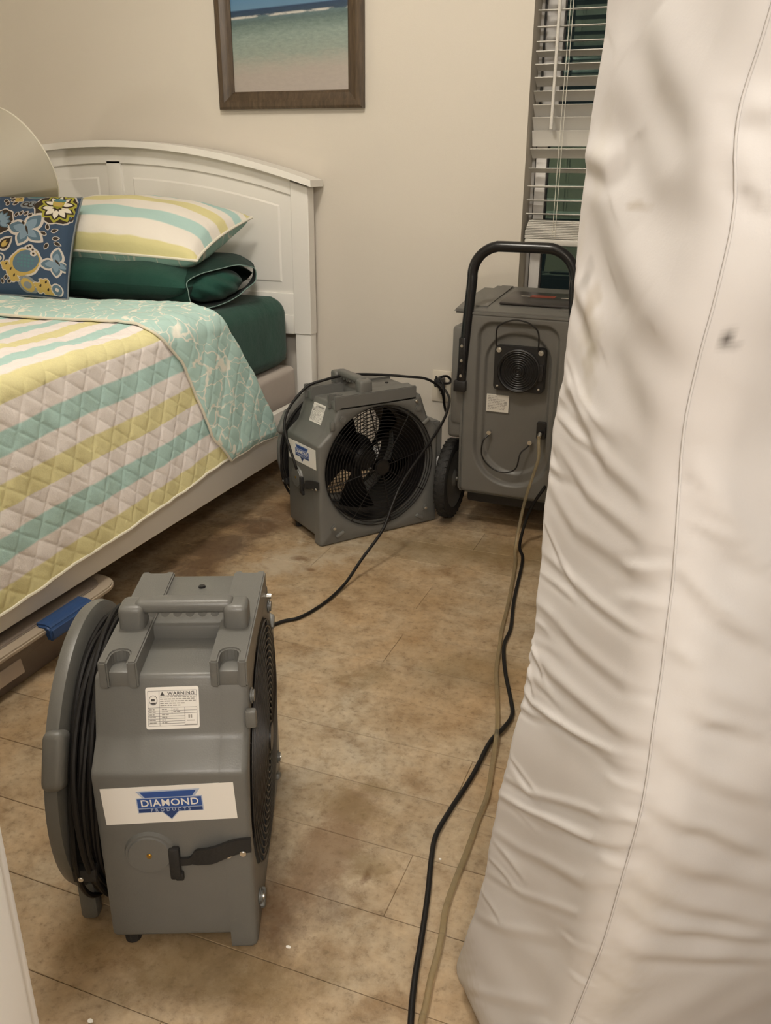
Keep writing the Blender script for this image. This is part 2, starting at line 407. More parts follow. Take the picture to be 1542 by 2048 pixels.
def text(name, s, size, mat, parent, mtx, squeeze=1.0, thick=.0002, bold=0.0, space=1.0):
    cu = bpy.data.curves.new(name, 'FONT'); cu.body = s; cu.size = size; cu.align_x = 'CENTER'; cu.align_y = 'CENTER'
    cu.extrude = thick; cu.offset = bold; cu.space_character = space; cu.resolution_u = 3
    o = bpy.data.objects.new(name, cu); COL.objects.link(o)
    dg = bpy.context.evaluated_depsgraph_get(); dg.update()
    me = bpy.data.meshes.new_from_object(o.evaluated_get(dg)); bpy.data.objects.remove(o, do_unlink=True); bpy.data.curves.remove(cu)
    me.transform(mtx @ Matrix.Diagonal((squeeze, 1, 1, 1)))
    me.materials.clear(); me.materials.append(mat); me.name = name
    o = bpy.data.objects.new(name, me); COL.objects.link(o); o.parent = parent
    return o
def rrect(x0, x1, z0, z1, r, k=5):
    out = []
    for cx, cz, a0 in ((x1-r, z1-r, 0), (x0+r, z1-r, 90), (x0+r, z0+r, 180), (x1-r, z0+r, 270)):
        for i in range(k+1): a = R(a0+90*i/k); out.append((cx+r*math.cos(a), cz+r*math.sin(a)))
    return out
def smooth01(x): x = np.clip(x, 0, 1); return x*x*(3-2*x)

# ================================================================= ROOM
WY = 3.0
XL, XR, CH = -4.5, 1.75, 2.44
WX0, WX1, WZ0, WZ1 = -.672, .56, .42, 2.08
bm = BM()
box(bm, (XL, WY, 0), (WX0, WY+.16, CH)); box(bm, (WX1, WY, 0), (XR, WY+.16, CH))
box(bm, (WX0, WY, 0), (WX1, WY+.16, WZ0)); box(bm, (WX0, WY, WZ1), (WX1, WY+.16, CH))
struct(obj('wall_back', bm, M['wall'], smooth=False))
struct(obj('wall_left', box(BM(), (XL-.1, -1.7, 0), (XL, WY+.16, CH)), M['wall'], smooth=False))
struct(obj('wall_right', box(BM(), (XR, -1.7, 0), (XR+.1, WY+.16, CH)), M['wall'], smooth=False))
JX, JX2 = -.482, .46
bm = BM(); box(bm, (XL, .30, 0), (JX-.02, .40, CH)); box(bm, (JX2+.02, .30, 0), (XR, .40, CH)); box(bm, (JX-.02, .30, 2.07), (JX2+.02, .40, CH))
struct(obj('wall_front', bm, M['wall'], smooth=False))
struct(obj('wall_hall', box(BM(), (XL-.1, -1.8, 0), (XR+.1, -1.7, CH)), M['wall'], smooth=False))
struct(obj('ceiling', box(BM(), (XL-.1, -1.8, CH), (XR+.1, WY+.16, CH+.1)), M['ceiling'], smooth=False))
# door lining: jamb boards with a stop, casing on the room side
bm = BM()
for sx, x in ((1, JX), (-1, JX2)):
    a, b = sorted((x-.02*sx, x)); box(bm, (a, .285, 0), (b, .402, 2.07), .004)
    a, b = sorted((x, x+.010*sx)); box(bm, (a, .30, 0), (b, .345, 2.06), .004)
    a, b = sorted((x-.075*sx, x-.006*sx)); box(bm, (a, .400, 0), (b, .415, 2.12), .006); box(bm, (a, .285, 0), (b, .300, 2.12), .006)
box(bm, (JX-.02, .285, 2.05), (JX2+.02, .402, 2.07), .002)
struct(obj('trim_1', bm, M['trim_white']))
struct(obj('baseboard_back', box(BM(), (XL, WY-.013, .002), (XR, WY, .10), .004), M['trim_white']))

# floor: slab with thin printed planks lifted off it, the joints open
fl = struct(obj('floor', box(BM(), (XL-.1, -1.8, -.12), (XR+.1, WY+.16, -.0025)), M['floor_gap'], smooth=False))
PW = .1425; joints = {0: -.377, 2: -.35, 5: -.655, 7: -.67, 10: -.63, 1: -.95, 3: -1.0, 4: -.20, 6: -1.15, 8: -1.05, 9: -.30, -1: -.75, -2: -.15, -3: -.6, 11: -1.1, 12: -.4, 13: -.9}
plank_meshes = {}
def plank(x0, x1, y0, y1):
    g = .0006; ge = .0003; key = (round(x1-x0, 3), round(y1-y0, 3))
    if key not in plank_meshes:
        L_, W_ = x1-x0, y1-y0
        b = BM(); box(b, (-L_/2+ge, -W_/2+g, -.0030), (L_/2-ge, W_/2-g, 0), .0009, 1)
        me = bpy.data.meshes.new('plank'); b.to_mesh(me); b.free(); me.materials.append(M['floor']); plank_meshes[key] = me
    o = bpy.data.objects.new('plank', plank_meshes[key]); COL.objects.link(o); o.parent = fl
    o.location = ((x0+x1)/2, (y0+y1)/2, random.uniform(-.0003, 0.0))
for k in range(-12, 15):
    y0 = 1.2735+PW*(k-2); y1 = min(y0+PW, WY)
    if y0 >= WY: break
    j = joints.get(k, -(random.random()*1.2)); x = j-1.22*math.ceil((j-XL)/1.22)
    while x < XR:
        a, b = max(x, XL), min(x+1.22, XR)
        if b-a > .05 and b > -2.3: plank(a, b, y0, y1)
        x += 1.22
bm = BM(); box(bm, (XL, -1.8, -.003), (-2.2, WY, -.0006)); box(bm, (XL, -1.8, -.003), (XR, 1.2735+PW*-14, -.0006))
o = obj('plank', bm, M['floor'], fl, smooth=False); o['kind'] = 'stuff'

# ---------------------------------------------------------------- window and blind
bm = BM(); F0, F1 = WY+.085, WY+.15
box(bm, (WX0, F0+.02, WZ0), (WX0+.012, F1, WZ1)); box(bm, (WX0, F0+.035, WZ0), (WX0+.02, F1, WZ1))
box(bm, (WX1-.012, F0+.02, WZ0), (WX1, F1, WZ1)); box(bm, (WX0, F0+.02, WZ0), (WX1, F1, WZ0+.012)); box(bm, (WX0, F0+.02, WZ1-.012), (WX1, F1, WZ1))
win = struct(obj('window_1', bm, M['vinyl_white']))
def sash(name, y, x0, x1, z0, z1, fwid, dep, gl):
    b = BM()
    box(b, (x0, y, z0), (x0+fwid, y+dep, z1), .004); box(b, (x1-fwid, y, z0), (x1, y+dep, z1), .004)
    box(b, (x0+fwid, y, z0), (x1-fwid, y+dep, z0+fwid), .004); box(b, (x0+fwid, y, z1-fwid), (x1-fwid, y+dep, z1), .004)
    s_ = obj(name, b, M['vinyl_white'], win)
    p = obj('pane', box(BM(), (x0+fwid-.003, y+dep*.45, z0+fwid-.003), (x1-fwid+.003, y+dep*.45+.004, z1-fwid+.003)), M[gl], s_, smooth=False)
    g = BM()
    for xa, xb in ((x0+fwid, x0+fwid+.005), (x1-fwid-.005, x1-fwid)): box(g, (xa, y+dep*.2, z0+fwid), (xb, y+dep*.45, z1-fwid))
    obj('gasket', g, M['dark_base'], s_, smooth=False)
MID = 1.215
sash('lower_sash', F0, WX0+.016, WX1-.016, WZ0+.012, MID, .036, .028, 'glass_low')
sash('upper_sash', F0+.030, WX0+.012, WX1-.012, MID-.04, WZ1-.012, .060, .028, 'glass_up')
obj('side_track', box(BM(), (WX0+.0118, F0+.012, WZ0+.012), (WX0+.0162, F0+.026, WZ1-.012)), M['dark_base'], win, smooth=False)

bl = thing('window_blind', 'white slatted window blind half raised in the window recess', 'blind', (0, WY+.040, 0))
SX0, SX1 = WX0+.009, WX1-.008
slat_me = None
zs = [1.5526+.0425*i for i in range(12, 0, -1)]+[1.5526,1.5079,1.4669,1.4337,1.3961,1.3553,1.3140,1.2723,1.2331,1.1906,1.1461,1.0951,1.0450,1.0020,.9601]
proj = {1.5526:2, 1.5079:2, 1.4669:2, 1.4337:9, 1.3961:10, 1.3553:14, 1.3140:16, 1.2723:18.5, 1.2331:21.5, 1.1906:25, 1.1461:15, 1.0951:7, 1.0450:2.5, 1.0020:1.5, .9601:1.5}
for z in zs:
    if slat_me is None:
        b = BM(); prof = []
        for i in range(9):
            y = -.025+.05*i/8; prof.append((y, .0016*(1-(y/.025)**2)+.0011))
        poly = prof+[(y, h-.0022) for y, h in prof[::-1]]
        prism(b, poly, SX0, SX1, 'yz'); s_ = obj('slat', b, M['slat'], bl); slat_me = s_.data
    else:
        s_ = bpy.data.objects.new('slat', slat_me); COL.objects.link(s_); s_.parent = bl
    e = math.atan2(z-1.12, 3.0); h = proj.get(z, 2)
    s_.location = (0, 0, z); s_.rotation_euler = (e-math.asin(min(.99, h/27.0)), 0, 0)   # near edge up, far edge down
    s_.rotation_euler[0] = -(math.asin(min(.99, h/27.0))-e)
b = BM()
for i in range(11):
    z = .885+.0052*i; xo = .004*(i if i < 9 else 9)*0.6
    sh = .0009*i*i*.12 if i > 4 else 0
    box(b, (SX0+sh, -.025, z), (SX1, .025, z+.0042), .001, 1)
o = obj('stacked_slats', b, M['slat'], bl); o['kind'] = 'stuff'
b = BM(); box(b, (SX0, -.026, .862), (SX1, .026, .884), .006); obj('bottom_rail', b, M['slat'], bl)
b = BM(); box(b, (SX0, -.03, WZ1-.055), (SX1, .03, WZ1-.003), .004); obj('headrail', b, M['slat'], bl)
for xc in (-.562, .40):
    for dx, dy in ((-.0045, -.0265), (.0045, -.0265)):
        b = BM(); tube(b, [(xc+dx+.002, dy, WZ1-.05), (xc+dx, dy, 1.5), (xc+dx-.003, dy, 1.2), (xc+dx-.004, dy, .89)], .0011, 6, 3); obj('ladder_cord', b, M['cord_white'], bl)
b = BM(); cyl(b, (-.596, -.036, WZ1-.05), (-.597, -.036, 1.222), .0052, 8); cyl(b, (-.597, -.036, 1.216), (-.597, -.036, 1.24), .0062, 8)
obj('tilt_wand', b, M['slat'], bl)

# ================================================================= BED
bed = thing('bed_frame', 'white wooden bed frame with an arched panelled headboard', 'bed', (-2.22, 2.0, 0))
def bx(*a, **k): return box(BM(), *a, **k)
B0 = Vector((-2.22, 2.0, 0))
def BP(x, y, z): return (x-B0.x, y-B0.y, z-B0.z)
def arch(x): return 1.185-.127*((x+2.22)/.834)**2
for sx in (1, -1):
    xo, xi = -2.22+sx*.803, -2.22+sx*.735
    b = BM(); b2 = BM()
    xs = np.linspace(*sorted((xo, xi)), 6)
    poly = [(x-B0.x, .522) for x in (xs[0], xs[-1])]+[(x-B0.x, arch(x)-.034) for x in xs[::-1]]
    prism(b, poly, 2.925-B0.y, 2.975-B0.y, 'xz', .002, 1); obj('post', b, M['white_paint'], bed)
    a, c = sorted((-2.22+sx*.800, -2.22+sx*.737)); box(b2, BP(a, 2.93, 0), BP(c, 2.975, .524), .002); obj('leg', b2, M['white_paint'], bed)
def arch_strip(name, x0, x1, lo, hi, y0, y1, n=40, bev=.0015):
    xs = np.linspace(x0, x1, n); b = BM()
    rows = []
    for x in xs:
        xx = x-B0.x
        rows.append([b.verts.new((xx, y0-B0.y, arch(x)+lo)), b.verts.new((xx, y1-B0.y, arch(x)+lo)), b.verts.new((xx, y1-B0.y, arch(x)+hi)), b.verts.new((xx, y0-B0.y, arch(x)+hi))])
    for r_, s_ in zip(rows[:-1], rows[1:]):
        for j in range(4): b.faces.new((r_[j], r_[(j+1) % 4], s_[(j+1) % 4], s_[j]))
    b.faces.new(rows[0]); b.faces.new(rows[-1][::-1])
    return obj(name, b, M['white_paint'], bed)
arch_strip('cap_rail', -3.054, -1.386, -.022, 0, 2.885, 2.985)
arch_strip('upper_rail', -2.955, -1.485, -.078, -.022, 2.926, 2.972)
obj('centre_stile', bx(BP(-2.252, 2.926, .66), BP(-2.190, 2.972, arch(-2.22)-.07), .0015), M['white_paint'], bed)
b = BM(); box(b, BP(-2.955, 2.926, .522), BP(-1.485, 2.972, .668), .0015); box(b, BP(-2.955, 2.922, .522), BP(-1.485, 2.93, .590), .0015)
obj('lower_rail', b, M['white_paint'], bed)
def panel(x0, x1):
    b = BM(); n = 24; xs = np.linspace(x0, x1, n)
    def ring(x0_, x1_, zb, top, y):
        xx = np.linspace(x0_, x1_, n)
        return [b.verts.new(BP(x, y, arch(x)+top)) for x in xx], [b.verts.new(BP(x, y, zb)) for x in xx]
    A = ring(x0-.003, x1+.003, .66, -.07, 2.936); B_ = ring(x0+.046, x1-.046, .706, -.126, 2.934); C_ = ring(x0+.052, x1-.052, .712, -.132, 2.930)
    def strip(P, Q):
        for i in range(n-1): b.faces.new((P[i], P[i+1], Q[i+1], Q[i]))
    for P, Q in ((A, B_), (B_, C_)):
        strip(P[0], Q[0]); strip(P[1], Q[1])
        b.faces.new((P[0][0], P[1][0], Q[1][0], Q[0][0])); b.faces.new((P[0][-1], P[1][-1], Q[1][-1], Q[0][-1]))
    strip(C_[0], C_[1]); strip(*[ring(x0-.003, x1+.003, .66, -.07, 2.965)[i] for i in (0, 1)])
    bmesh.ops.remove_doubles(b, verts=b.verts, dist=1e-5)
    return obj('panel', b, M['white_paint'], bed, angle=20)
panel(-2.190, -1.486); panel(-2.954, -2.252)
for sx in (1, -1):
    a, c = sorted((-2.22+sx*.810, -2.22+sx*.785)); obj('side_rail', bx(BP(a, .86, .138), BP(c, 2.93, .302), .002), M['white_paint'], bed)
obj('foot_rail', bx(BP(-3.03, .83, .138), BP(-1.41, .86, .302), .002), M['white_paint'], bed)
for x in (-3.03, -1.46): obj('foot_leg', bx(BP(x, .83, 0), BP(x+.05, .88, .32), .002), M['white_paint'], bed)
b = BM()
for i in range(9): box(b, BP(-3.0, .95+.23*i, .185), BP(-1.44, 1.03+.23*i, .205))
o = obj('support_slats', b, M['white_paint'], bed, smooth=False); o['kind'] = 'stuff'

tag(obj('box_spring', bx((-2.99, .90, .206), (-1.462, 2.885, .415), .022, seg=4), M['boxspring']), 'cream quilted box spring showing between the white rail and green sheet', 'box spring')
# mattress with fitted sheet: rounded box with pulled wrinkles at the visible corner
b = BM(); box(b, (-2.975, .93, .417), (-1.478, 2.885, .668), .055, seg=6)
bmesh.ops.subdivide_edges(b, edges=[e for e in b.edges if e.calc_length() > .2], cuts=24, use_grid_fill=True)
for v in b.verts:
    if v.co.x > -1.53 and v.co.y > 2.0:
        k = smooth01(np.array((v.co.y-2.3)/.5)); v.co.x += .004*k*math.sin(v.co.z*190+v.co.y*6)*smooth01(np.array((.56-v.co.z)/.08+.2))-.012*max(0, (v.co.z-.6)/.07)*k
tag(obj('mattress', b, M['green'], angle=60), 'bed mattress in a dark green fitted sheet, against the headboard', 'mattress')

# quilt
quilt = thing('quilt', 'yellow, white and teal striped quilt spread on the bed, hanging over its side', 'quilt', (-2.22, 1.6, .69))
Q0 = np.array((-2.22, 1.6, .69))
def qprof(s, hem):   # arc length from right hem upward, then over the top to the left side
    zt = .692; hang = zt-.05-hem; rad = .05
    xs = np.empty_like(s); zs_ = np.empty_like(s); nx = np.empty_like(s); nz = np.empty_like(s)
    a = s < hang; t = np.clip(s/hang, 0, 1)
    xs_side = -1.382-.036*t**1.2; zs_side = hem+s
    arcl = rad*math.pi/2; th = np.clip((s-hang)/rad, 0, math.pi/2)
    xs_arc = -1.418-rad+rad*np.cos(th); zs_arc = zt-rad+rad*np.sin(th)
    xt = -1.418-rad-(s-hang-arcl)
    top = s > hang+arcl
    xs = np.where(a, xs_side, np.where(top, xt, xs_arc)); zs_ = np.where(a, zs_side, np.where(top, zt, zs_arc))
    nx = np.where(a, 1.0, np.where(top, 0.0, np.cos(th))); nz = np.where(a, 0.0, np.where(top, 1.0, np.sin(th)))
    lx = -3.0; over = np.clip(lx-xs, 0, None)
    zs_ = zs_-np.where(top, np.clip(over*1.2, 0, .42), 0); xs = np.where(top & (over > 0), lx-.04*np.tanh(over*6), xs)
    return xs, zs_, nx, nz
def quilting(y, s, amp):
    f1 = np.abs(((y-s/1.65)/.0755) % 1-.5); f2 = np.abs(((y+s/.79)/.065) % 1-.5)
    g = np.minimum(.5-f1, .5-f2)*2
    return amp*(1-np.exp(-g*7.5))-amp*.7
def lump(y, s):
    return .0035*np.sin(7*y+3*s)*np.sin(5*s-2*y)+.0022*np.sin(19*y+11*s+1)+.0012*np.sin(41*y-23*s)+.0009*np.sin(73*y+61*s)
ys = np.linspace(.86, 2.30, 420); ss = np.concatenate([np.linspace(0, .75, 330), np.linspace(.755, 2.45, 120)])
S, Y = np.meshgrid(ss, ys, indexing='ij')
hem = .198+.058*(Y-1.3)+.004*np.sin(Y*9)
X, Z, NX, NZ = qprof(S, hem)
dsp = quilting(Y, S, .0022)+lump(Y, S)
wob = .006*np.sin(Y*8+1)*np.clip(1-S/.3, 0, 1)
X = X+NX*(dsp+wob); Z = Z+NZ*dsp
grid_obj('striped_cover', X-Q0[0], Y-Q0[1], Z-Q0[2], M['quilt'], quilt, uv=(Y, S))
tube_pts = [(float(X[0,i]-Q0[0]), float(Y[0,i]-Q0[1]), float(Z[0,i]-Q0[2])) for i in range(0, 420, 6)]
b = BM(); tube(b, tube_pts, .0042, 7, 2); obj('binding', b, M['binding'], quilt)
# folded back band, teal reverse side
def inner_y(s):  # near edge of the band, as a function of the arc length
    return np.interp(s, [0, .03, .10, .18, .26, .34, .40, .45, .52, .65, 1.0, 2.4], [2.25, 2.225, 2.165, 2.135, 2.105, 2.07, 2.02, 1.985, 2.02, 2.03, 2.01, 2.0])
def outer_y(s):
    return np.interp(s, [0, .10, .25, .40, .47, .55, .70, 1.0, 2.4], [2.575, 2.535, 2.45, 2.34, 2.30, 2.345, 2.37, 2.335, 2.30])
sb = np.concatenate([np.linspace(0, .75, 260), np.linspace(.755, 2.45, 90)]); tb = np.linspace(0, 1, 90)
S, T_ = np.meshgrid(sb, tb, indexing='ij')
IY, OY = inner_y(S), outer_y(S)
k_ = smooth01(np.array((.05-S)/.05)); IY = IY+.045*k_*0
Y = IY+(OY-IY)*T_
hem2 = .250+.010*np.sin(T_*math.pi)-.030*(np.abs(T_-.05) < 0)-.012*T_
X, Z, NX, NZ = qprof(S, hem2)
edge = np.minimum(np.minimum(T_, 1-T_)*.5, S*1.4)
off = .006+.010*np.sqrt(np.clip(edge/.03, 0, 1))
dsp = off+quilting(Y, S, .0022)+lump(Y, S)*1.3
X = X+NX*dsp; Z = Z+NZ*dsp
grid_obj('folded_band', X-Q0[0], Y-Q0[1], Z-Q0[2], M['coral'], quilt, uv=(Y, S))
b = BM()
pl = [(float(X[i,0]-Q0[0]), float(Y[i,0]-Q0[1]), float(Z[i,0]-Q0[2])) for i in list(range(0, 260, 8))+list(range(264, 350, 10))][::-1]
pl += [(float(X[0,j]-Q0[0]), float(Y[0,j]-Q0[1]), float(Z[0,j]-Q0[2])) for j in range(4, 90, 5)]
tube(b, pl, .0042, 7, 3); obj('band_binding', b, M['binding'], quilt)

# ---------------------------------------------------------------- pillows
def pillow(name, label, cat, center, size, rot, mats, piping=None, sag=.35, pinch=.07, parts=('front_cover', 'back_cover'), seed=0, group=None, p=.42):
    t = thing(name, label, cat, center, 0, group); t.rotation_euler = rot
    Wd, D, H = size; n = 64
    u = np.linspace(-1, 1, n); U, V = np.meshgrid(u, u, indexing='ij')
    rr = np.maximum(np.abs(U), np.abs(V))
    base = np.clip((1-U**2)*(1-V**2), 0, 1)**p
    px = Wd/2*U*(1-pinch*(1-V**2)**1.0*np.abs(U)**2); py = D/2*V*(1-pinch*(1-U**2)*np.abs(V)**2)
    rip = .004*np.sin(9*U+5*V+seed)*np.sin(7*V-3*U+seed)*base+.0025*np.sin(23*U+seed)*np.abs(V)**3*base*2
    for k, (nm, mt, sg) in enumerate(zip(parts, mats, (1, -1))):
        z = sg*(H/2*base)+rip*sg
        X_, Y_, Z_ = px, py, z
        if sg < 0: X_, Y_, Z_ = X_[::-1], Y_[::-1], Z_[::-1]
        uvx, uvy = (U*.5+.5)*Wd*1.0, (V*.5+.5)
        if sg < 0: uvx, uvy = uvx[::-1], uvy[::-1]
        grid_obj(nm, X_, Y_, Z_, mt, t, uv=(uvx, uvy if sg > 0 else uvy*D))
    if piping:
        pts = [(px[i,0], py[i,0], 0) for i in range(0, n, 3)]+[(px[-1,j], py[-1,j], 0) for j in range(0, n, 3)]+[(px[i,-1], py[i,-1], 0) for i in range(n-1, -1, -3)]+[(px[0,j], py[0,j], 0) for j in range(n-1, -1, -3)]
        b = BM(); tube(b, pts, .0045, 7, 2, closed=True); obj('piping', b, piping, t)
    return t
pillow('striped_pillow', 'striped yellow, white and teal pillow lying on the dark green pillow', 'pillow', (-1.965, 2.64, .886), (.76, .38, .218), (R(17), R(1), R(0)), (M['pillow'], M['coral_pillow']), M['binding'])
# green pillow with its open case end
gp = thing('green_pillow', 'dark green pillow under the striped pillow, open case end facing out', 'pillow', (-1.93, 2.62, .745))
G0 = Vector((-1.93, 2.62, .745))
n = 72; u = np.linspace(-1, 1, n); U, V = np.meshgrid(u, u, indexing='ij')
base = np.clip((1-np.abs(U)**4)*(1-np.abs(V)**3), 0, 1)**.42
for sg, nm in ((1, 'upper_side'), (-1, 'under_side')):
    X = .33*U*(1-.03*(1-V**2)); Y = .22*V*(1-.04*(1-U**2)); Z = sg*.076*base+.004*np.sin(8*U+3*V)*base
    if sg < 0: X, Y, Z = X[::-1], Y[::-1], Z[::-1]
    grid_obj(nm, X, Y, Z, M['green'], gp)
# case end: a flattened sleeve leaving the right end and opening towards the room
b = BM(); rings = []; m = 60; K = 16
C0, L0 = Vector((-1.745, 2.66, .748)), Vector((.14, .20, .0)); C1, L1 = Vector((-1.545, 2.525, .741)), Vector((.055, .120, .022))
for i in range(K):
    t_ = i/(K-1); c = C0.lerp(C1, t_); lv = L0.lerp(L1, t_**.8); hz = .078*(1-t_)+.054*t_
    ring = []
    for j in range(m):
        a = 2*math.pi*j/m; cs, sn = math.cos(a), math.sin(a)
        wv = 1+t_*(.05*math.sin(3*a+1)+.03*math.sin(5*a+2))+.012*math.sin(9*a+4*t_)
        p_ = c+lv*(math.copysign(abs(cs)**.8, cs)*wv)+Vector((0,0,1))*(hz*math.copysign(abs(sn)**.72, sn)*wv)+Vector((.8,-.6,0))*(.016*t_*math.sin(2*a+.6)+.02*t_*(-sn if sn < 0 else 0))
        p_.z = max(p_.z, .672)
        ring.append(b.verts.new(p_-G0))
    rings.append(ring)
for r_, s_ in zip(rings[:-1], rings[1:]):
    for j in range(m): b.faces.new((r_[j], r_[(j+1) % m], s_[(j+1) % m], s_[j]))
rim = [v.co.copy() for v in rings[-1]]
bmesh.ops.solidify(b, geom=b.faces[:], thickness=.003)
obj('pillowcase_end', b, M['green'], gp, angle=70)
b = BM(); tube(b, [rim[j] for j in range(0, m, 2)], .0016, 6, 2, closed=True); obj('hem_stitch', b, M['green_hem'], gp)
b = BM(); bmesh.ops.create_icosphere(b, subdivisions=4, radius=1)
for v in b.verts:
    q = v.co.copy(); p_ = Vector((-1.60, 2.565, .736))+Vector((.045, .100, .01))*q.x+Vector((0,0,.050))*q.z+Vector((.08,-.055,0))*q.y*.9
    p_ += Vector((.8,-.6,0))*(.006*math.sin(9*q.x+7*q.z)); v.co = p_-G0
obj('inner_pillow', b, M['green'], gp, angle=180)

# lampshade lying on the pillows
sh = thing('lampshade', 'glossy cream drum lampshade lying tipped on the bed pillows', 'lampshade', (0,0,0))
axd = Vector((.25, .88, .40)).normalized(); RC = Vector((-2.420, 2.66, 1.115))
q_ = axd.to_track_quat('Z', 'Y').to_matrix().to_4x4()
b = BM(); lathe(b, [(.185, 0), (.085, -.20)], n=72)
bmesh.ops.solidify(b, geom=b.faces[:], thickness=.0015); bmesh.ops.transform(b, matrix=q_, verts=b.verts)
sh.location = RC; so = obj('shade', b, M['shade'], sh, angle=50)
b = BM()
for r_, h in ((.185, 0), (.085, -.20)): tube(b, [(r_*math.cos(a), r_*math.sin(a), h) for a in np.linspace(0, 2*math.pi, 48, endpoint=False)], .0028, 7, 2, closed=True)
bmesh.ops.transform(b, matrix=q_, verts=b.verts); obj('rim_trim', b, M['shade'], sh)
b = BM()
for a in (0, 2.094, 4.189): tube(b, [(.085*math.cos(a), .085*math.sin(a), -.20), (.015*math.cos(a), .015*math.sin(a), -.19)], .002, 6, 2)
tube(b, [(.015*math.cos(a), .015*math.sin(a), -.19) for a in np.linspace(0, 2*math.pi, 16, endpoint=False)], .002, 6, 1, closed=True)
bmesh.ops.transform(b, matrix=q_, verts=b.verts); obj('spider_ring', b, M['steel'], sh)
# the pillow pair of the far side that carries it, mostly beyond the frame
pillow('far_green_pillow', 'second dark green pillow at the far side behind the cushion', 'pillow', (-2.74, 2.62, .752), (.56, .46, .17), (0,0,R(3)), (M['green'], M['green']), None, parts=('upper_side', 'under_side'), seed=3)
pillow('far_striped_pillow', 'second striped pillow at the far side under the lampshade', 'pillow', (-2.76, 2.64, .882), (.56, .44, .15), (R(10),0,R(4)), (M['pillow'], M['coral_pillow']), M['binding'], seed=5)

# floral cushion
cu = thing('floral_cushion', 'navy blue cushion with lime flower and butterflies leaning on the pillows', 'cushion', (0,0,0))
CB = Vector((-1.953, 2.275, .706)); e1 = Vector((-.99, -.14, 0)).normalized(); e2 = Vector((-.075, .235, .305)); e2 = (e2-e1*e2.dot(e1)).normalized()
e3 = e1.cross(e2); e3 = e3 if e3.y < 0 else -e3    # towards the room
CS = .378
cu.matrix_world = Matrix(((e1.x,e2.x,e3.x,CB.x),(e1.y,e2.y,e3.y,CB.y),(e1.z,e2.z,e3.z,CB.z),(0,0,0,1)))
def c_h(a, b_):
    u_ = 2*a/CS-1; v_ = 2*b_/CS-1
    return .062*np.clip((1-u_**2)*(1-v_**2), 0, 1)**.45+.004*np.sin(7*u_+3)*np.clip((1-u_**2)*(1-v_**2), 0, 1)
def c_p(a, b_):
    u_ = 2*a/CS-1; v_ = 2*b_/CS-1
    y_ = CS/2*(1+v_*(1-.05*(1-u_**2)*v_**2))
    return CS/2*(1+u_*(1-.07*(1-v_**2)*u_**2))+.13*y_, y_
n = 56; a_ = np.linspace(0, CS, n); A, B_ = np.meshgrid(a_, a_, indexing='ij')
PX, PY = c_p(A, B_)
grid_obj('front_cover', PX, PY, c_h(A, B_), M['p_navy'], cu)
grid_obj('back_cover', PX[::-1], PY[::-1], -c_h(A, B_)[::-1], M['p_greyb'], cu)
pts = [(PX[i,0], PY[i,0], 0) for i in range(0, n, 3)]+[(PX[-1,j], PY[-1,j], 0) for j in range(0, n, 3)]+[(PX[i,-1], PY[i,-1], 0) for i in range(n-1, -1, -3)]+[(PX[0,j], PY[0,j], 0) for j in range(n-1, -1, -3)]
b = BM(); tube(b, pts, .003, 6, 2, closed=True); obj('piping', b, M['p_greyb'], cu)
pm_names = ['navy','cream','dkbrown','lime','ivory','teal','slate','gold','ltblue','greyb']; pidx = {k: i for i, k in enumerate(pm_names)}
pr = BM(); LAY = [0]
def shape(pts_, col, lay):
    cx = sum(p[0] for p in pts_)/len(pts_); cy = sum(p[1] for p in pts_)/len(pts_); m_ = len(pts_)
    def V(x, y):
        x_ = min(max(x, .003), CS-.003); y_ = min(max(y, .003), CS-.003)
        px, py = c_p(np.array(x_), np.array(y_)); return pr.verts.new((float(px), float(py), float(c_h(np.array(x_), np.array(y_)))+.0007+.00045*lay))
    rings_ = [[V(cx+(x-cx)*f, cy+(y-cy)*f) for x, y in pts_] for f in (1, .66, .33)]; c0 = V(cx, cy)
    for P, Q in zip(rings_[:-1], rings_[1:]):
        for i in range(m_): pr.faces.new((P[i], P[(i+1) % m_], Q[(i+1) % m_], Q[i])).material_index = pidx[col]
    for i in range(m_): pr.faces.new((rings_[-1][i], rings_[-1][(i+1) % m_], c0)).material_index = pidx[col]
def petal(cx, cy, ang, L_, W_, k=12):
    out = []
    for i in range(2*k):
        t_ = i/k if i < k else (2*k-i)/k; sg = 1 if i < k else -1
        w_ = W_*math.sin(math.pi*min(1, t_**.8))**.8*sg if 0 < t_ < 1 else 0
        x, y = t_*L_, w_; out.append((cx+x*math.cos(ang)-y*math.sin(ang), cy+x*math.sin(ang)+y*math.cos(ang)))
    return out
def disc(cx, cy, rx, ry, k=20, rot=0, lob=0, nl=5):
    o_ = []
    for i in range(k):
        t_ = 2*math.pi*i/k; f = 1+lob*math.cos(nl*t_); x, y = rx*f*math.cos(t_), ry*f*math.sin(t_)
        o_.append((cx+x*math.cos(rot)-y*math.sin(rot), cy+x*math.sin(rot)+y*math.cos(rot)))
    return o_
def pet3(cx, cy, ang, L_, W_, cols, lay):
    for i, c_ in enumerate(cols):
        f = 1-.22*i; shape(petal(cx+L_*.11*i*math.cos(ang), cy+L_*.11*i*math.sin(ang), ang, L_*f*(1 if i == 0 else .95), W_*(1-.30*i)), c_, lay+i)
def px2(x, y):   # print coordinates: from the right edge, from the bottom edge
    return ((1190+(y-180)*-.07+60-x)*.000205, (1850-y)*.000226)
def leaf(x, y, ang, L_, W_): pet3(*px2(x, y), ang, L_, W_, ('cream', 'dkbrown'), 1)
D_ = lambda d: math.pi-R(d)     # picture angle (ccw from right) to print angle
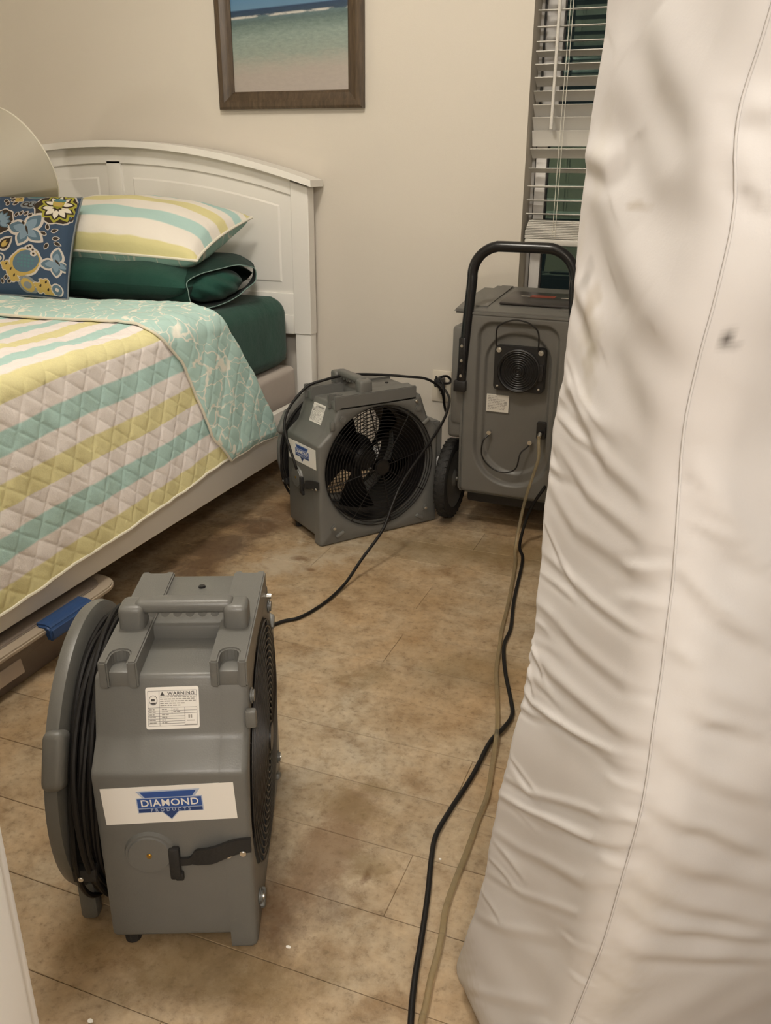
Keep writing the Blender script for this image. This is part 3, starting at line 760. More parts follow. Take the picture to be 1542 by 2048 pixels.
# lime flower
fx_, fy_ = px2(950, 450)
shape(disc(*px2(930, 460), .078, .070, 40, 0, .05, 9), 'cream', 1); shape(disc(*px2(930, 460), .073, .065, 40, 0, .05, 9), 'dkbrown', 2)
for d in (-90, -130, -50, -165, -15): pet3(fx_, fy_, D_(d), .066, .024, ('lime', 'dkbrown', 'ivory'), 3)
for d in (165, 15, 130, 50, 90): pet3(fx_, fy_+.006, D_(d), .062, .020, ('lime', 'dkbrown', 'ivory'), 5)
for d in (125, 105, 75, 55, 90): pet3(fx_, fy_-.002, D_(d), .032, .010, ('lime', 'gold'), 8)
shape(disc(fx_, fy_+.029, .022, .008, 16), 'teal', 10)
# butterflies
def butterfly(x, y, s_, r_):
    bx_, by_ = px2(x, y)
    for d, L_, W_ in ((60+r_, .088, .031), (165+r_, .082, .030), (-30+r_, .070, .026), (-110+r_, .064, .026)):
        pet3(bx_, by_, D_(d), L_*s_, W_*s_, ('cream', 'slate'), 2); shape(petal(bx_, by_, D_(d), L_*s_*.62, W_*s_*.5), 'ltblue', 4)
    shape(petal(bx_+.003, by_+.016, D_(-70+r_), .035*s_, .0035), 'dkbrown', 5)
butterfly(510, 930, 1.0, 0); butterfly(1010, 1390, .72, 25)
# pineapple bud
cx, cy = px2(500, 1430)
shape(disc(cx, cy, .062, .048, 28, R(-30), .04, 7), 'cream', 1); shape(disc(cx, cy, .056, .042, 28, R(-30), .03, 7), 'gold', 2); shape(disc(cx-.004, cy+.004, .046, .035, 24, R(-30)), 'slate', 3)
for i in range(5):
    for j in range(4):
        if abs(i-2)+abs(j-1.5) < 3.2: shape(disc(cx-.004+(i-2)*.0115, cy+.004+(j-1.5)*.0115, .0042, .0042, 8), 'teal', 4)
for k, (x, y) in enumerate(((600,1190),(640,1230),(650,1290),(560,1210))): shape(disc(*px2(x, y), .011, .009, 10), 'cream', 4); shape(disc(*px2(x, y), .004, .004, 8), 'dkbrown', 5)
# sprigs, teardrops, scrolls
for x, y, d in ((270,640,70),(350,620,70),(430,620,60),(500,640,50),(260,740,-70),(330,720,-70),(420,720,-60),(500,730,-50)): leaf(x, y+60, D_(d), .024, .008)
for x, y, d in ((850,880,105),(900,900,30),(840,960,160),(930,1010,20),(870,1080,-110),(960,1060,-10)): leaf(x, y, D_(d), .028, .008)
x_, y_ = px2(20, 1230); pet3(x_, y_, D_(40), .066, .026, ('cream', 'dkbrown', 'gold'), 1); shape(petal(x_-.028, y_+.022, D_(40), .026, .006), 'dkbrown', 5)
shape(disc(*px2(55, 1370), .019, .019), 'cream', 1); shape(disc(*px2(55, 1370), .014, .014), 'navy', 2); shape(disc(*px2(60, 1375), .008, .008), 'cream', 3)
for x, y, c_ in ((240,320,'gold'),(170,1480,'gold'),(250,1560,'gold'),(300,1650,'gold'),(720,1760,'gold'),(820,1700,'gold'),(840,1800,'gold')):
    shape(disc(*px2(x, y), .022, .017, 16, .5, .18, 4), 'cream', 1); shape(disc(*px2(x, y), .019, .014, 16, .5, .18, 4), c_, 2); shape(petal(*px2(x, y), D_(60), .012, .003), 'dkbrown', 3)
shape(disc(*px2(40, 760), .044, .052, 26, 0, .06, 8), 'cream', 1); shape(disc(*px2(40, 760), .039, .047, 26, 0, .06, 8), 'dkbrown', 2)
for d in (90, 60, 30, 0, -30): pet3(*px2(-10, 780), D_(d), .045, .011, ('slate', 'ltblue'), 3)
for (x, y, r1) in ((410,450,.021),(500,470,.020),(520,420,.016)): shape(disc(*px2(x, y), r1, r1*.85), 'greyb', 1); shape(disc(*px2(x, y), r1*.6, r1*.5), 'dkbrown', 2); shape(disc(*px2(x+8, y), r1*.35, r1*.3), 'greyb', 3)
shape(disc(*px2(520, 230), .034, .018, 20), 'greyb', 1); shape(disc(*px2(520, 225), .028, .013, 20), 'teal', 2)
for x, y, d in ((80,300,80),(110,380,60),(40,400,120),(60,470,90),(150,440,20)): leaf(x, y, D_(d), .026, .009)
shape(disc(*px2(520, 1740), .034, .026, 20, .4), 'greyb', 1); shape(disc(*px2(520, 1745), .024, .018, 20, .4), 'gold', 2); shape(disc(*px2(520, 1750), .014, .010, 16), 'greyb', 3)
shape(disc(*px2(1000, 1760), .020, .020), 'cream', 1); shape(disc(*px2(1000, 1760), .016, .016), 'slate', 2); shape(disc(*px2(1000, 1760), .006, .006), 'cream', 3)
for x, y, d in ((130,1690,60),(170,1730,30),(90,1750,100)): leaf(x, y, D_(d), .020, .007)
# the hidden left half continues the same repeat
for i in range(16):
    x, y = random.uniform(.29, .385), random.uniform(.02, .38)
    shape(disc(x, y, .024, .020, 18, random.random(), .15, 5), 'cream', 1); shape(disc(x, y, .020, .016, 18, 0, .15, 5), random.choice(['gold','slate','teal']), 2)
_pp = obj('printed_pattern', pr, [M['p_'+k] for k in pm_names], cu, smooth=True, angle=180, recalc=True)
_pp['kind'] = 'stuff'

# ================================================================= PICTURE
pic = thing('framed_picture', 'beach photograph in a brown wooden frame hanging above the headboard', 'picture', (-1.503, WY, 1.286))
pw, ph, fwid = .548, .72, .056
rim_ = [(0, -.004), (0, -.026), (.008, -.031), (.022, -.031), (.034, -.024), (.048, -.021), (.056, -.014), (.056, -.006)]
def frame_side(name, p0, p1, inward):
    b = BM(); rows = []
    d = (Vector(p1)-Vector(p0)).normalized()
    for P, sgn in ((Vector(p0), 1), (Vector(p1), -1)):
        rows.append([b.verts.new(P+Vector(inward)*t_+d*(t_*sgn)+Vector((0, y_, 0))) for t_, y_ in rim_])
    m_ = len(rim_)
    for j in range(m_): b.faces.new((rows[0][j], rows[0][(j+1) % m_], rows[1][(j+1) % m_], rows[1][j]))
    b.faces.new(rows[0]); b.faces.new(rows[1][::-1])
    obj(name, b, M['wood'], pic, angle=25)
c = [(-pw/2,0,0),(pw/2,0,0),(pw/2,0,ph),(-pw/2,0,ph)]
for i, inw in enumerate(((0,0,1),(-1,0,0),(0,0,-1),(1,0,0))): frame_side('frame_bar', c[i], c[(i+1) % 4], inw)
x0, x1, z0, z1 = -pw/2+.052, pw/2-.052, .052, ph-.052
grid_obj('print', np.array([[x0,x0],[x1,x1]]), np.array([[-.010]*2]*2), np.array([[z0,z1],[z0,z1]]), M['beach'], pic, uv=(np.array([[0,0],[1,1]]), np.array([[0,1],[0,1]])))
obj('backing', box(BM(), (x0-.02, -.009, z0-.02), (x1+.02, -.003, z1+.02)), M['dark_base'], pic, smooth=False)

# ================================================================= OUTLET
ou = thing('wall_outlet', 'ivory wall outlet with one black plug, on the back wall', 'outlet', (-.930, WY, .360))
obj('cover_plate', box(BM(), (-.036, -.006, -.058), (.036, 0, .058), .003), M['plate'], ou)
for z in (.0195, -.0195):
    b = BM(); cyl(b, (0, -.0055, z), (0, -.0085, z), .0165, 24, bev=.001); s_ = obj('socket', b, M['plate'], ou)
    b = BM(); box(b, (-.0075, -.0092, z+.001), (-.0050, -.0080, z+.009)); box(b, (.0050, -.0092, z+.001), (.0075, -.0080, z+.008)); cyl(b, (0, -.0080, z-.007), (0, -.0092, z-.007), .0026, 10)
    obj('slot', b, M['ink'], s_, smooth=False)
b = BM(); cyl(b, (0, -.0055, 0), (0, -.0072, 0), .003, 12); obj('screw', b, M['plate'], ou)

# ================================================================= FANS
def build_fan(label):
    fan = thing('air_mover', label, 'fan', (0,0,0), 0, 'grey axial air movers')
    ZC, RG = .228, .197
    half = [(.2185, .0), (.2185, .327), (.178, .360), (.147, .443)]
    def outline(zb):
        pts = [(-.2185, zb), (.2185, zb)]+[p for p in half[1:]]+[(-y, z) for y, z in half[:0:-1]]
        return pts
    def rounded(pts, r=.006, k=3):
        out = []; m_ = len(pts)
        for i in range(m_):
            a, b_, c_ = Vector(pts[i-1]), Vector(pts[i]), Vector(pts[(i+1) % m_])
            d1 = (a-b_); d2 = (c_-b_); rr = min(r, d1.length*.42, d2.length*.42)
            p0, p1 = b_+d1.normalized()*rr, b_+d2.normalized()*rr
            for j in range(k+1):
                t_ = j/k; out.append(((1-t_)**2*p0+2*t_*(1-t_)*b_+t_*t_*p1))
        return out
    def subdiv(pts, L_=.02):
        out = []
        for i in range(len(pts)):
            a, b_ = pts[i], pts[(i+1) % len(pts)]; m_ = max(1, int((b_-a).length/L_))
            out += [a.lerp(b_, j/m_) for j in range(m_)]
        return out
    def shell(bm_, zb, xf, xb, g=0.0):
        P = subdiv(rounded(outline(zb))); m_ = len(P); ctr = Vector((0, ZC))
        def ring(x, f): return [bm_.verts.new((x, *f(p))) for p in P]
        circ = lambda r_: (lambda p: tuple(ctr+(p-ctr).normalized()*r_))
        inset = lambda d_: (lambda p: tuple(p-(p-ctr).normalized()*d_))
        rs = [ring(xf-.028, circ(RG-.004)), ring(xf-.004, circ(RG)), ring(xf, circ(RG+.006)), ring(xf, inset(.009-g)), ring(xf-.003, inset(.003-g)), ring(xf-.009, inset(-g)), ring(xb+(.0005 if g else .008), inset(-g)), ring(xb+(.0002 if g else .002), inset(.003)), ring(xb, inset(.010)), ring(xb, circ(RG-.006-4*g)), ring(xb+.01, circ(RG-.008-4*g))]
        for r1, r2 in zip(rs[:-1], rs[1:]):
            for i in range(m_): bm_.faces.new((r1[i], r1[(i+1) % m_], r2[(i+1) % m_], r2[i]))
        for i in range(m_): bm_.faces.new((rs[-1][i], rs[-1][(i+1) % m_], rs[0][(i+1) % m_], rs[0][i]))
    b = BM(); shell(b, .028, -.006, -.218); shell(b, .0006, .0, -.040, .0006)
    # ribs on the top, each with a U notch at its near end and a shallow one at the far end
    for x0_, x1_ in ((-.207, -.153), (-.052, .000)):
        xm, nw = (x0_+x1_)/2, .0135
        U_ = [(xm+nw*math.cos(R(t_)), -.136+nw*math.sin(R(t_))) for t_ in range(0, 181, 20)]
        plan = [(x1_, -.159), (x1_, .130), (x1_-.012, .132), (x1_-.015, .126), (x0_+.015, .126), (x0_+.012, .132), (x0_, .130), (x0_, -.159), (xm-nw, -.160)]+U_[::-1]+[(xm+nw, -.160)]
        prism(b, plan, .428, .471, 'xy', .0045, 2)
        box(b, (xm-nw-.002, -.154, .428), (xm+nw+.002, -.115, .452), .002)
    # raised deck behind the finger recess, handle posts and bar
    box(b, (-.160, -.046, .435), (-.046, .128, .4655), .006)
    for x0_, x1_ in ((-.199, -.161), (-.044, -.008)): box(b, (x0_, -.068, .462), (x1_, -.024, .507), .009, 3)
    box(b, (-.176, -.060, .491), (-.030, -.029, .512), .009, 4)
    for k in range(6): cyl(b, (-.150+.0185*k, -.056, .4915), (-.150+.0185*k, -.034, .4915), .0062, 10)
    # screw bosses on the front corners and slot tabs
    for sy, z in ((1, .400), (-1, .400), (1, .055), (-1, .055)):
        cyl(b, (-.002, sy*.137 if z > .2 else sy*.172, z), (.006, sy*.137 if z > .2 else sy*.172, z), .012, 16, bev=.003)
    for sy, z, a in ((1, .352, 35), (1, .028, -30), (-1, .030, 25)):
        box(b, (-.004, sy*.150-.016 if z < .2 else sy*.168-.014, z-.006), (.007, sy*.150+.016 if z < .2 else sy*.168+.014, z+.006), .004, rot=Matrix.Rotation(R(a), 4, 'X'))
    box(b, (-.004, -.180, .372), (.012, -.166, .400), .004)
    # plugged boss on the side
    cyl(b, (-.146, -.214, .190), (-.146, -.2265, .190), .039, 32, r2=.033, bev=.003)
    prism(b, [(.185, .345), (.226, .345), (.2385, .327), (.2385, .234), (.2185, .214), (.20, .21)], -.200, -.004, 'yz', .005, 2)
    hs = obj('housing', b, M['grey'], fan, angle=40)
    # rear shroud: groove drum, flange, side lugs, foot
    b = BM(); lathe(b, [(.188, -.215), (.188, -.258), (.214, -.260), (.226, -.266), (.228, -.276), (.224, -.285), (.205, -.288), (.186, -.286), (.180, -.276), (.180, -.215)], 'x', (0, 0, .232), 72, closed=True)
    for sy, ph_ in ((1, 28), (-1, 28)):
        q = BM(); box(q, (-.286, -.042, -.03), (-.254, .042, .011), .012, 4)
        pa = R(ph_); cy_, cz_ = sy*.228*math.cos(pa), .232+.228*math.sin(pa)
        bmesh.ops.transform(q, matrix=Matrix.Translation((0, cy_, cz_)) @ Matrix.Rotation(math.atan2(-sy*math.cos(pa), math.sin(pa)), 4, 'X'), verts=q.verts); merge(b, q)
        box(b, (-.284, sy*.150-.015, .004), (-.254, sy*.150+.015, .080), .010)
    obj('rear_shroud', b, M['grey'], fan, angle=40)
    # duct lining and motor
    b = BM(); lathe(b, [(.187, -.026), (.1865, -.21), (.176, -.278), (.174, -.278), (.184, -.21), (.185, -.026)], 'x', (0, 0, ZC), 64, closed=True); obj('duct', b, M['black'], fan, angle=50)
    b = BM(); lathe(b, [(.001, -.085), (.030, -.086), (.040, -.096), (.042, -.15), (.062, -.152), (.066, -.158), (.066, -.245), (.058, -.255), (.001, -.256)], 'x', (0, 0, ZC), 32); obj('motor', b, M['black'], fan, angle=40)
    # blades
    NB = 5
    for k in range(NB):
        a0 = 2*math.pi*k/NB+.62; b = BM(); rows = []
        for i in range(9):
            r_ = .038+(.176-.038)*i/8; row = []
            for j in range(9):
                t_ = j/8-.5; span = (.45+.26*(i/8))*(1-.12*(i/8)**4); a = a0+t_*span+.22*(i/8)
                tw = R(38-14*i/8); x_ = -.122+t_*span*r_*math.tan(tw)*.9
                row.append(b.verts.new((x_, r_*math.cos(a), ZC+r_*math.sin(a))))
            rows.append(row)
        for r1, r2 in zip(rows[:-1], rows[1:]):
            for j in range(8): b.faces.new((r1[j], r1[j+1], r2[j+1], r2[j]))
        bmesh.ops.solidify(b, geom=b.faces[:], thickness=.0025); obj('fan_blade', b, M['black'], fan, angle=60)
    # front guard: domed rings and spokes
    def dome(r_): return .002+.007*(1-(r_/.196)**2)**.8 if r_ < .196 else .002
    b = BM()
    for i in range(17):
        r_ = .026+(.194-.026)*i/16; x_ = dome(r_)
        tube(b, [(x_, r_*math.cos(a), ZC+r_*math.sin(a)) for a in np.linspace(0, 2*math.pi, 48, endpoint=False)], .00135, 5, 1, closed=True, smooth=False)
    for k in range(8):
        a = 2*math.pi*k/8+.2; tube(b, [(dome(r_)-.003, r_*math.cos(a), ZC+r_*math.sin(a)) for r_ in np.linspace(.02, .196, 10)], .0019, 5, 1, smooth=False)
    cyl(b, (.002, 0, ZC), (.012, 0, ZC), .026, 24, bev=.003)
    obj('front_guard', b, M['black_wire'], fan)
    # rear guard: square wire mesh
    b = BM(); st = .0125
    for i in range(-14, 15):
        q = i*st; hl = math.sqrt(max(0, .178**2-q*q))
        if hl > .01:
            tube(b, [(-.274, q, ZC-hl), (-.274, q, ZC+hl)], .0014, 4, 1, smooth=False); tube(b, [(-.276, -hl, ZC+q), (-.276, hl, ZC+q)], .0014, 4, 1, smooth=False)
    obj('rear_guard', b, M['wire_tan'], fan)
    # feet
    for x_, y_ in ((-.194, -.195), (-.194, .195), (-.10, -.13), (-.10, .13)):
        b = BM(); cyl(b, (x_, y_, 0), (x_, y_, .032), .012, 14, r2=.014, bev=.002); obj('foot', b, M['rubber'], fan)
    # bolts
    for y_, z in ((.128, .424), (-.172, .055), (.172, .055)):
        b = BM(); cyl(b, (.000, y_, z), (.008, y_, z), .0052, 12, bev=.001); obj('bolt', b, M['steel'], fan)
    b = BM(); cyl(b, (-.146, -.226, .190), (-.146, -.2285, .190), .0042, 10, bev=.001); obj('brass_screw', b, M['brass'], fan)
    b = BM(); cyl(b, (-.100, .082, .465), (-.100, .082, .4685), .006, 14, bev=.001); obj('cap_screw', b, M['black'], fan)
    # rubber strap with T end
    st_ = BM(); path = [(-.108, .174), (-.092, .176), (-.086, .180), (-.078, .186), (-.055, .194), (-.030, .200), (.000, .203)]
    wid = [.006, .006, .007, .013, .014, .013, .012]; rows = []
    P = smooth_path([(x_, 0, z) for x_, z in path], 4); Wd = np.interp(np.linspace(0, 1, len(P)), np.linspace(0, 1, len(wid)), wid)
    for p_, w_ in zip(P, Wd):
        yo = -.2195-.010*math.exp(-((p_.x+.055)/.025)**2)
        rows.append([st_.verts.new((p_.x, yo, p_.z-w_)), st_.verts.new((p_.x, yo, p_.z+w_)), st_.verts.new((p_.x, yo-.005, p_.z+w_)), st_.verts.new((p_.x, yo-.005, p_.z-w_))])
    for r1, r2 in zip(rows[:-1], rows[1:]):
        for j in range(4): st_.faces.new((r1[j], r1[(j+1) % 4], r2[(j+1) % 4], r2[j]))
    st_.faces.new(rows[0]); st_.faces.new(rows[-1][::-1])
    box(st_, (-.119, -.229, .146), (-.103, -.219, .202), .003); box(st_, (-.112, -.227, .142), (-.100, -.219, .156), .002)
    s_ = obj('strap', st_, M['rubber'], fan, angle=40)
    for x_, z in ((-.033, .187), (-.012, .190)):
        b = BM(); cyl(b, (x_, -.2245, z), (x_, -.2275, z), .0048, 12, bev=.001); obj('rivet', b, M['steel'], s_)
    # logo sticker on the side
    ry = R(2.6); MT = Matrix.Translation((-.1115, -.2188, .2762)) @ Matrix.Rotation(-ry, 4, 'Y') @ Matrix.Rotation(R(90), 4, 'X')
    b = BM(); box(b, (-.093, -.0315, -.0002), (.093, .0315, .0004)); bmesh.ops.transform(b, matrix=MT, verts=b.verts); lg = obj('logo_sticker', b, M['paper'], fan, smooth=False)
    def flat(name, pts, mat, h):
        b = BM(); prism(b, pts, h, h+.0002, 'xy'); bmesh.ops.transform(b, matrix=MT, verts=b.verts); return obj(name, b, mat, lg, smooth=False)
    flat('emblem_outline', [(-.0445, .0245), (.0455, .0245), (.0375, .0125), (.0475, .0125), (.0475, -.0135), (.0125, -.0135), (.0005, -.0275), (-.0115, -.0135), (-.0455, -.0135), (-.0455, .0125), (-.0365, .0125)], M['logo_pale'], .0005)
    flat('emblem', [(-.0390, .0225), (.0400, .0225), (.0335, .0128), (-.0325, .0128)], M['logo_blue'], .0008)
    flat('emblem', [(-.0440, .0110), (.0460, .0110), (.0460, -.0052), (-.0440, -.0052)], M['logo_blue'], .0008)
    flat('emblem', [(-.0440, -.0065), (.0460, -.0065), (.0460, -.0125), (.0115, -.0125), (.0005, -.0252), (-.0105, -.0125), (-.0440, -.0125)], M['logo_navy'], .0008)
    text('lettering', 'DIAMOND', .0165, M['paper'], lg, MT @ Matrix.Translation((.001, .0028, .0011)), 1.0, .0001, .0002, 1.06)
    text('lettering', 'PRODUCTS', .0072, M['logo_pale'], lg, MT @ Matrix.Translation((.001, -.0095, .0011)), 1.0, .0001, .0001, 1.75)
    # warning label on the slope
    sl = math.atan2(.443-.360, .178-.147)   # slope of the chamfer from horizontal
    tx = Matrix.Translation((-.1072, -.1633, .3985)) @ Matrix.Rotation(sl, 4, 'X') @ Matrix.Rotation(R(1.2), 4, 'Z')
    b = BM(); prism(b, rrect(-.0375, .0375, -.030, .030, .0035), -.0002, .0007, 'xy')
    bmesh.ops.transform(b, matrix=tx, verts=b.verts); wl = obj('warning_label', b, M['paper'], fan, smooth=False)
    def bar(b_, x0, y0, x1, y1): box(b_, (x0, y0, .0008), (x1, y1, .0010))
    b = BM(); lw = .0004
    for y_ in (-.0255, .0245): bar(b, -.0345, y_, .0345, y_+lw)
    for x_ in (-.0345, .0342, -.0185): bar(b, x_, -.0255, x_+lw, .0245)
    bar(b, -.0185, .0175, .0345, .0175+lw)
    for y_ in (.0005, -.0040, -.0080): bar(b, -.0345, y_, .0345, y_+lw)
    for y_ in (-.0120, -.0155, -.0190, -.0222): bar(b, -.0345, y_, .0170, y_+lw)
    bar(b, .0170, -.0222, .0174, .0005); bar(b, -.0010, -.0085, -.0006, .0005)
    prism(b, [(-.0168, .0182), (-.0108, .0182), (-.0138, .0236)], .0008, .0010, 'xy')
    tube(b, [(-.0268+.0056*math.cos(a), .0115+.0068*math.sin(a), .0009) for a in np.linspace(0, 2*math.pi, 20, endpoint=False)], .0004, 4, 1, closed=True, smooth=False)
    box(b, (-.0295, .0100, .0008), (-.0245, .0132, .0010)); prism(b, [(-.0312, .0082), (-.0222, .0082), (-.0250, .0055), (-.0285, .0055)], .0008, .0010, 'xy')
    bmesh.ops.transform(b, matrix=tx, verts=b.verts); obj('printed_lines', b, M['ink'], wl, smooth=False)
    text('lettering', 'WARNING', .0066, M['ink'], wl, tx @ Matrix.Translation((.0125, .0207, .0011)), 1.12, .0001, .0001, 1.10)
    b = BM(); rnd = random.Random(3)
    for row in range(5):
        x_ = -.0170
        while x_ < .031:
            l_ = rnd.uniform(.002, .006); bar(b, x_, .0150-.0030*row, min(x_+l_, .033), .0150-.0030*row+.0013); x_ += l_+.0011
            if row > 2 and x_ > .012: break
    for row in range(6):
        for cx_ in (-.0325, -.0150, .0010):
            if row > 1 and cx_ > 0: continue
            x_ = cx_
            for _ in range(2): l_ = rnd.uniform(.002, .0045); bar(b, x_, -.0025-.0038*row, x_+l_, -.0025-.0038*row+.0014); x_ += l_+.0009
    for x_ in (.022, .025): bar(b, x_, -.0150, x_+.0022, -.0105)
    bar(b, .0200, -.0190, .0310, -.0178); bar(b, .0165, -.0248, .0335, -.0236)
    bmesh.ops.transform(b, matrix=tx, verts=b.verts); obj('fine_print', b, M['ink2'], wl, smooth=False)
    # cord wound in the groove, with its clip
    for k in range(8):
        rr = .199+.007*(k % 3); xx = -.2215-.0092*(k % 4)-(.004 if k > 3 else 0); sag = .012+.003*k
        pts = []
        for a in np.linspace(0, 2*math.pi, 40, endpoint=False):
            r_ = rr+.008*math.sin(2*a+k)+(sag if math.sin(a) < 0 else 0)*(-math.sin(a))+(.010 if math.cos(a) < 0 else 0)*(-math.cos(a))
            pts.append((xx+.003*math.sin(3*a+k*1.7), r_*math.cos(a), .232+r_*math.sin(a)*.985))
        b = BM(); tube(b, pts, .0043, 8, 2, closed=True); obj('cord_loop', b, M['cable'], fan)
    b = BM(); box(b, (-.262, -.222, .138), (-.228, -.204, .160), .003); cl = obj('cord_clip', b, M['rubber'], fan)
    b = BM(); cyl(b, (-.250, -.219, .145), (-.250, -.2245, .145), .004, 10, bev=.001); obj('screw', b, M['steel'], cl)
    return fan
fan_near = build_fan('grey air mover fan in the foreground beside the storage bin, seen from its labelled side')
fan_far = dup_tree(fan_near)
fan_far['label'] = 'grey air mover fan near the back wall, its round black grille facing the camera'
fan_near.location = (-.620, 1.064, 0); fan_near.rotation_euler = (0,0,R(23.0))
fan_far.location = (-.946, 2.430, 0); fan_far.rotation_euler = (0,0,R(-36.94))

# ================================================================= DEHUMIDIFIER
dh = thing('dehumidifier', 'grey wheeled dehumidifier with a black tube handle, below the window', 'dehumidifier', (-.565, 2.575, 0), R(-1.5))
b = BM()
# shell without front, then the sculpted front panel
prism(b, rrect(-.1675, .1675, .1255, .7015, .020), .030, .345, 'xz', 0)
for a_, c_ in (((-.168, .004, .146), (-.1665, .05, .68)), ((.1665, .004, .146), (.168, .05, .68)), ((-.148, .004, .125), (.148, .05, .1265))): box(b, a_, c_)
for sx in (1, -1):
    a, c = sorted((sx*.160, sx*.212)); box(b, (a, .010, .345), (c, .31, .655), .014)
    a, c = sorted((sx*.150, sx*.222)); box(b, (a, .02, .295), (c, .31, .375), .016, 3)
    a, c = sorted((sx*.150, sx*.178)); box(b, (a, .006, .125), (c, .31, .40), .012)
# sloped lid with overhang wings
lid = [(-.004, .690), (-.004, .706), (.05, .716), (.345, .738), (.352, .730), (.350, .700)]
prism(b, lid, -.172, .172, 'yz', .006, 2)
for sx in (1, -1):
    a, c = sorted((sx*.165, sx*.212)); prism(b, [(.02, .692), (.02, .704), (.10, .716), (.33, .732), (.34, .700), (.06, .688)], a, c, 'yz', .008, 2)
    a, c = sorted((sx*.105, sx*.150)); prism(b, [(.03, .708), (.03, .716), (.33, .742), (.33, .730)], a, c, 'yz', .004, 2)
obj('body', b, M['grey2'], dh, angle=40)
nx_, nz_ = 130, 200; xs = np.linspace(-.168, .168, nx_); zs_ = np.linspace(.125, .702, nz_); X, Z = np.meshgrid(xs, zs_, indexing='ij')
def sd(X, Z, x0, x1, z0, z1, rt_, rb):   # signed distance of a rounded slot, larger radius at the bottom
    r_ = np.where(Z > (z0+z1)/2, rt_, rb); hx, hz = (x1-x0)/2, (z1-z0)/2
    qx = np.abs(X-(x0+x1)/2)-hx+r_; qz = np.abs(Z-(z0+z1)/2)-hz+r_
    return np.hypot(np.maximum(qx, 0), np.maximum(qz, 0))+np.minimum(np.maximum(qx, qz), 0)-r_
d1 = sd(X, Z, -.122, .122, .168, .672, .045, .120); d2 = sd(X, Z, -.100, .100, .205, .640, .085, .100)
dep = .013*smooth01(-d1/.014+.5)+.009*smooth01(-d2/.012+.5)
d0 = sd(X, Z, -.168, .168, .125, .702, .020, .020); edge = .012*(1-np.sqrt(np.clip(1-np.clip(1+d0/.014, 0, 1)**2, 0, 1)))
grid_obj('front_panel', X, dep+edge-.002, Z, M['grey2'], dh, angle=60)
# pockets for the handle feet
for sx in (1, -1):
    a, c = sorted((sx*.156, sx*.190)); obj('handle_socket', box(BM(), (a-.002, -.020, .458), (c+.002, .02, .492), .003), M['black'], dh)
    a, c = sorted((sx*.1585, sx*.1805)); k_ = obj('handle_foot', box(BM(), (a, -.0175, .485), (c, .010, .625), .004), M['black_gloss'], dh)
    for z in (.508, .555, .600):
        bb = BM(); xm = (a+c)/2; cyl(bb, (xm, -.016, z), (xm, -.021, z), .0058, 12, r2=.004, bev=.0008); obj('screw', bb, M['steel'], k_)
bb = BM(); hp = []
for a in np.linspace(180, 90, 8): hp.append((-.146+.090*0-.0+.075*math.cos(R(a))*0-.0, 0, 0))
def arcpts(cx, cz, r_, a0, a1, k=9): return [(cx+r_*math.cos(R(a)), .004, cz+r_*math.sin(R(a))) for a in np.linspace(a0, a1, k)]
hx, rad = .152, .085
pts = [(-.1735, .000, .475), (-.168, .000, .56), (-.160, .001, .68), (-hx, .003, .79)]+arcpts(-hx+rad, .893-rad, rad, 180, 90)+arcpts(hx-rad, .893-rad, rad, 90, 0)+[(hx, .003, .79), (.160, .001, .68), (.168, .000, .56), (.1735, .000, .475)]
tube(bb, pts, .0155, 14, 3); obj('handle', bb, M['black_gloss'], dh)
# small fan outlet
V0 = Vector((.008, .022, .541))
bb = BM(); prism(bb, rrect(V0.x-.078, V0.x+.078, V0.z-.068, V0.z+.068, .012), -.004, .020, 'xz', .003, 2)
prism(bb, rrect(V0.x+.060, V0.x+.074, V0.z-.030, V0.z+.020, .005), -.010, .0, 'xz', .002, 1)
vf = obj('vent_fan', bb, M['black'], dh)
bb = BM(); lathe(bb, [(.066, -.004), (.066, -.012), (.062, -.014), (.058, -.012), (.058, -.004)], 'y', (V0.x, 0, V0.z-.004), 40)
for i in range(8):
    r_ = .010+.0068*i; tube(bb, [(V0.x+r_*math.cos(a), -.013, V0.z-.004+r_*math.sin(a)) for a in np.linspace(0, 2*math.pi, 32, endpoint=False)], .0013, 5, 1, closed=True, smooth=False)
for k in range(4): a = R(45+90*k); tube(bb, [(V0.x+.062*math.cos(a), -.0115, V0.z-.004+.062*math.sin(a)), (V0.x, -.0115, V0.z-.004)], .0016, 5, 1, smooth=False)
cyl(bb, (V0.x, -.006, V0.z-.004), (V0.x, -.0105, V0.z-.004), .020, 20); obj('finger_guard', bb, M['black_wire'], vf)
for sx, sz, r_ in ((-1, 1, .0078), (1, 1, .0078), (-1, -1, .0035), (1, -1, .0035)):
    bb = BM(); p_ = (V0.x+sx*.064, 0, V0.z+sz*.055); cyl(bb, (p_[0], -.004, p_[2]), (p_[0], -.0085, p_[2]), r_, 14, bev=.001)
    cyl(bb, (p_[0], -.008, p_[2]), (p_[0], -.0115, p_[2]), r_*.55, 6); obj('screw', bb, M['steel'], vf)
bb = BM(); tube(bb, [(V0.x-.074, .002, V0.z+.06), (V0.x-.074, -.010, V0.z+.10), (V0.x-.066, -.016, V0.z+.128), (V0.x-.03, -.020, V0.z+.146), (V0.x-.005, -.021, V0.z+.149), (V0.x+.03, -.020, V0.z+.140), (V0.x+.054, -.016, V0.z+.115), (V0.x+.056, -.008, V0.z+.06)], .0024, 8, 6); obj('cord_hook', bb, M['black_wire'], dh)
bb = BM(); tube(bb, [(-.078, .012, .330), (-.080, .004, .322), (-.092, -.006, .305), (-.093, -.010, .262), (-.070, -.014, .232), (-.035, -.016, .216), (.000, -.016, .218), (.022, -.013, .236), (.030, -.008, .280), (.048, .004, .300), (.054, .012, .312)], .0024, 8, 5); ch = obj('cord_hook', bb, M['black_wire'], dh)
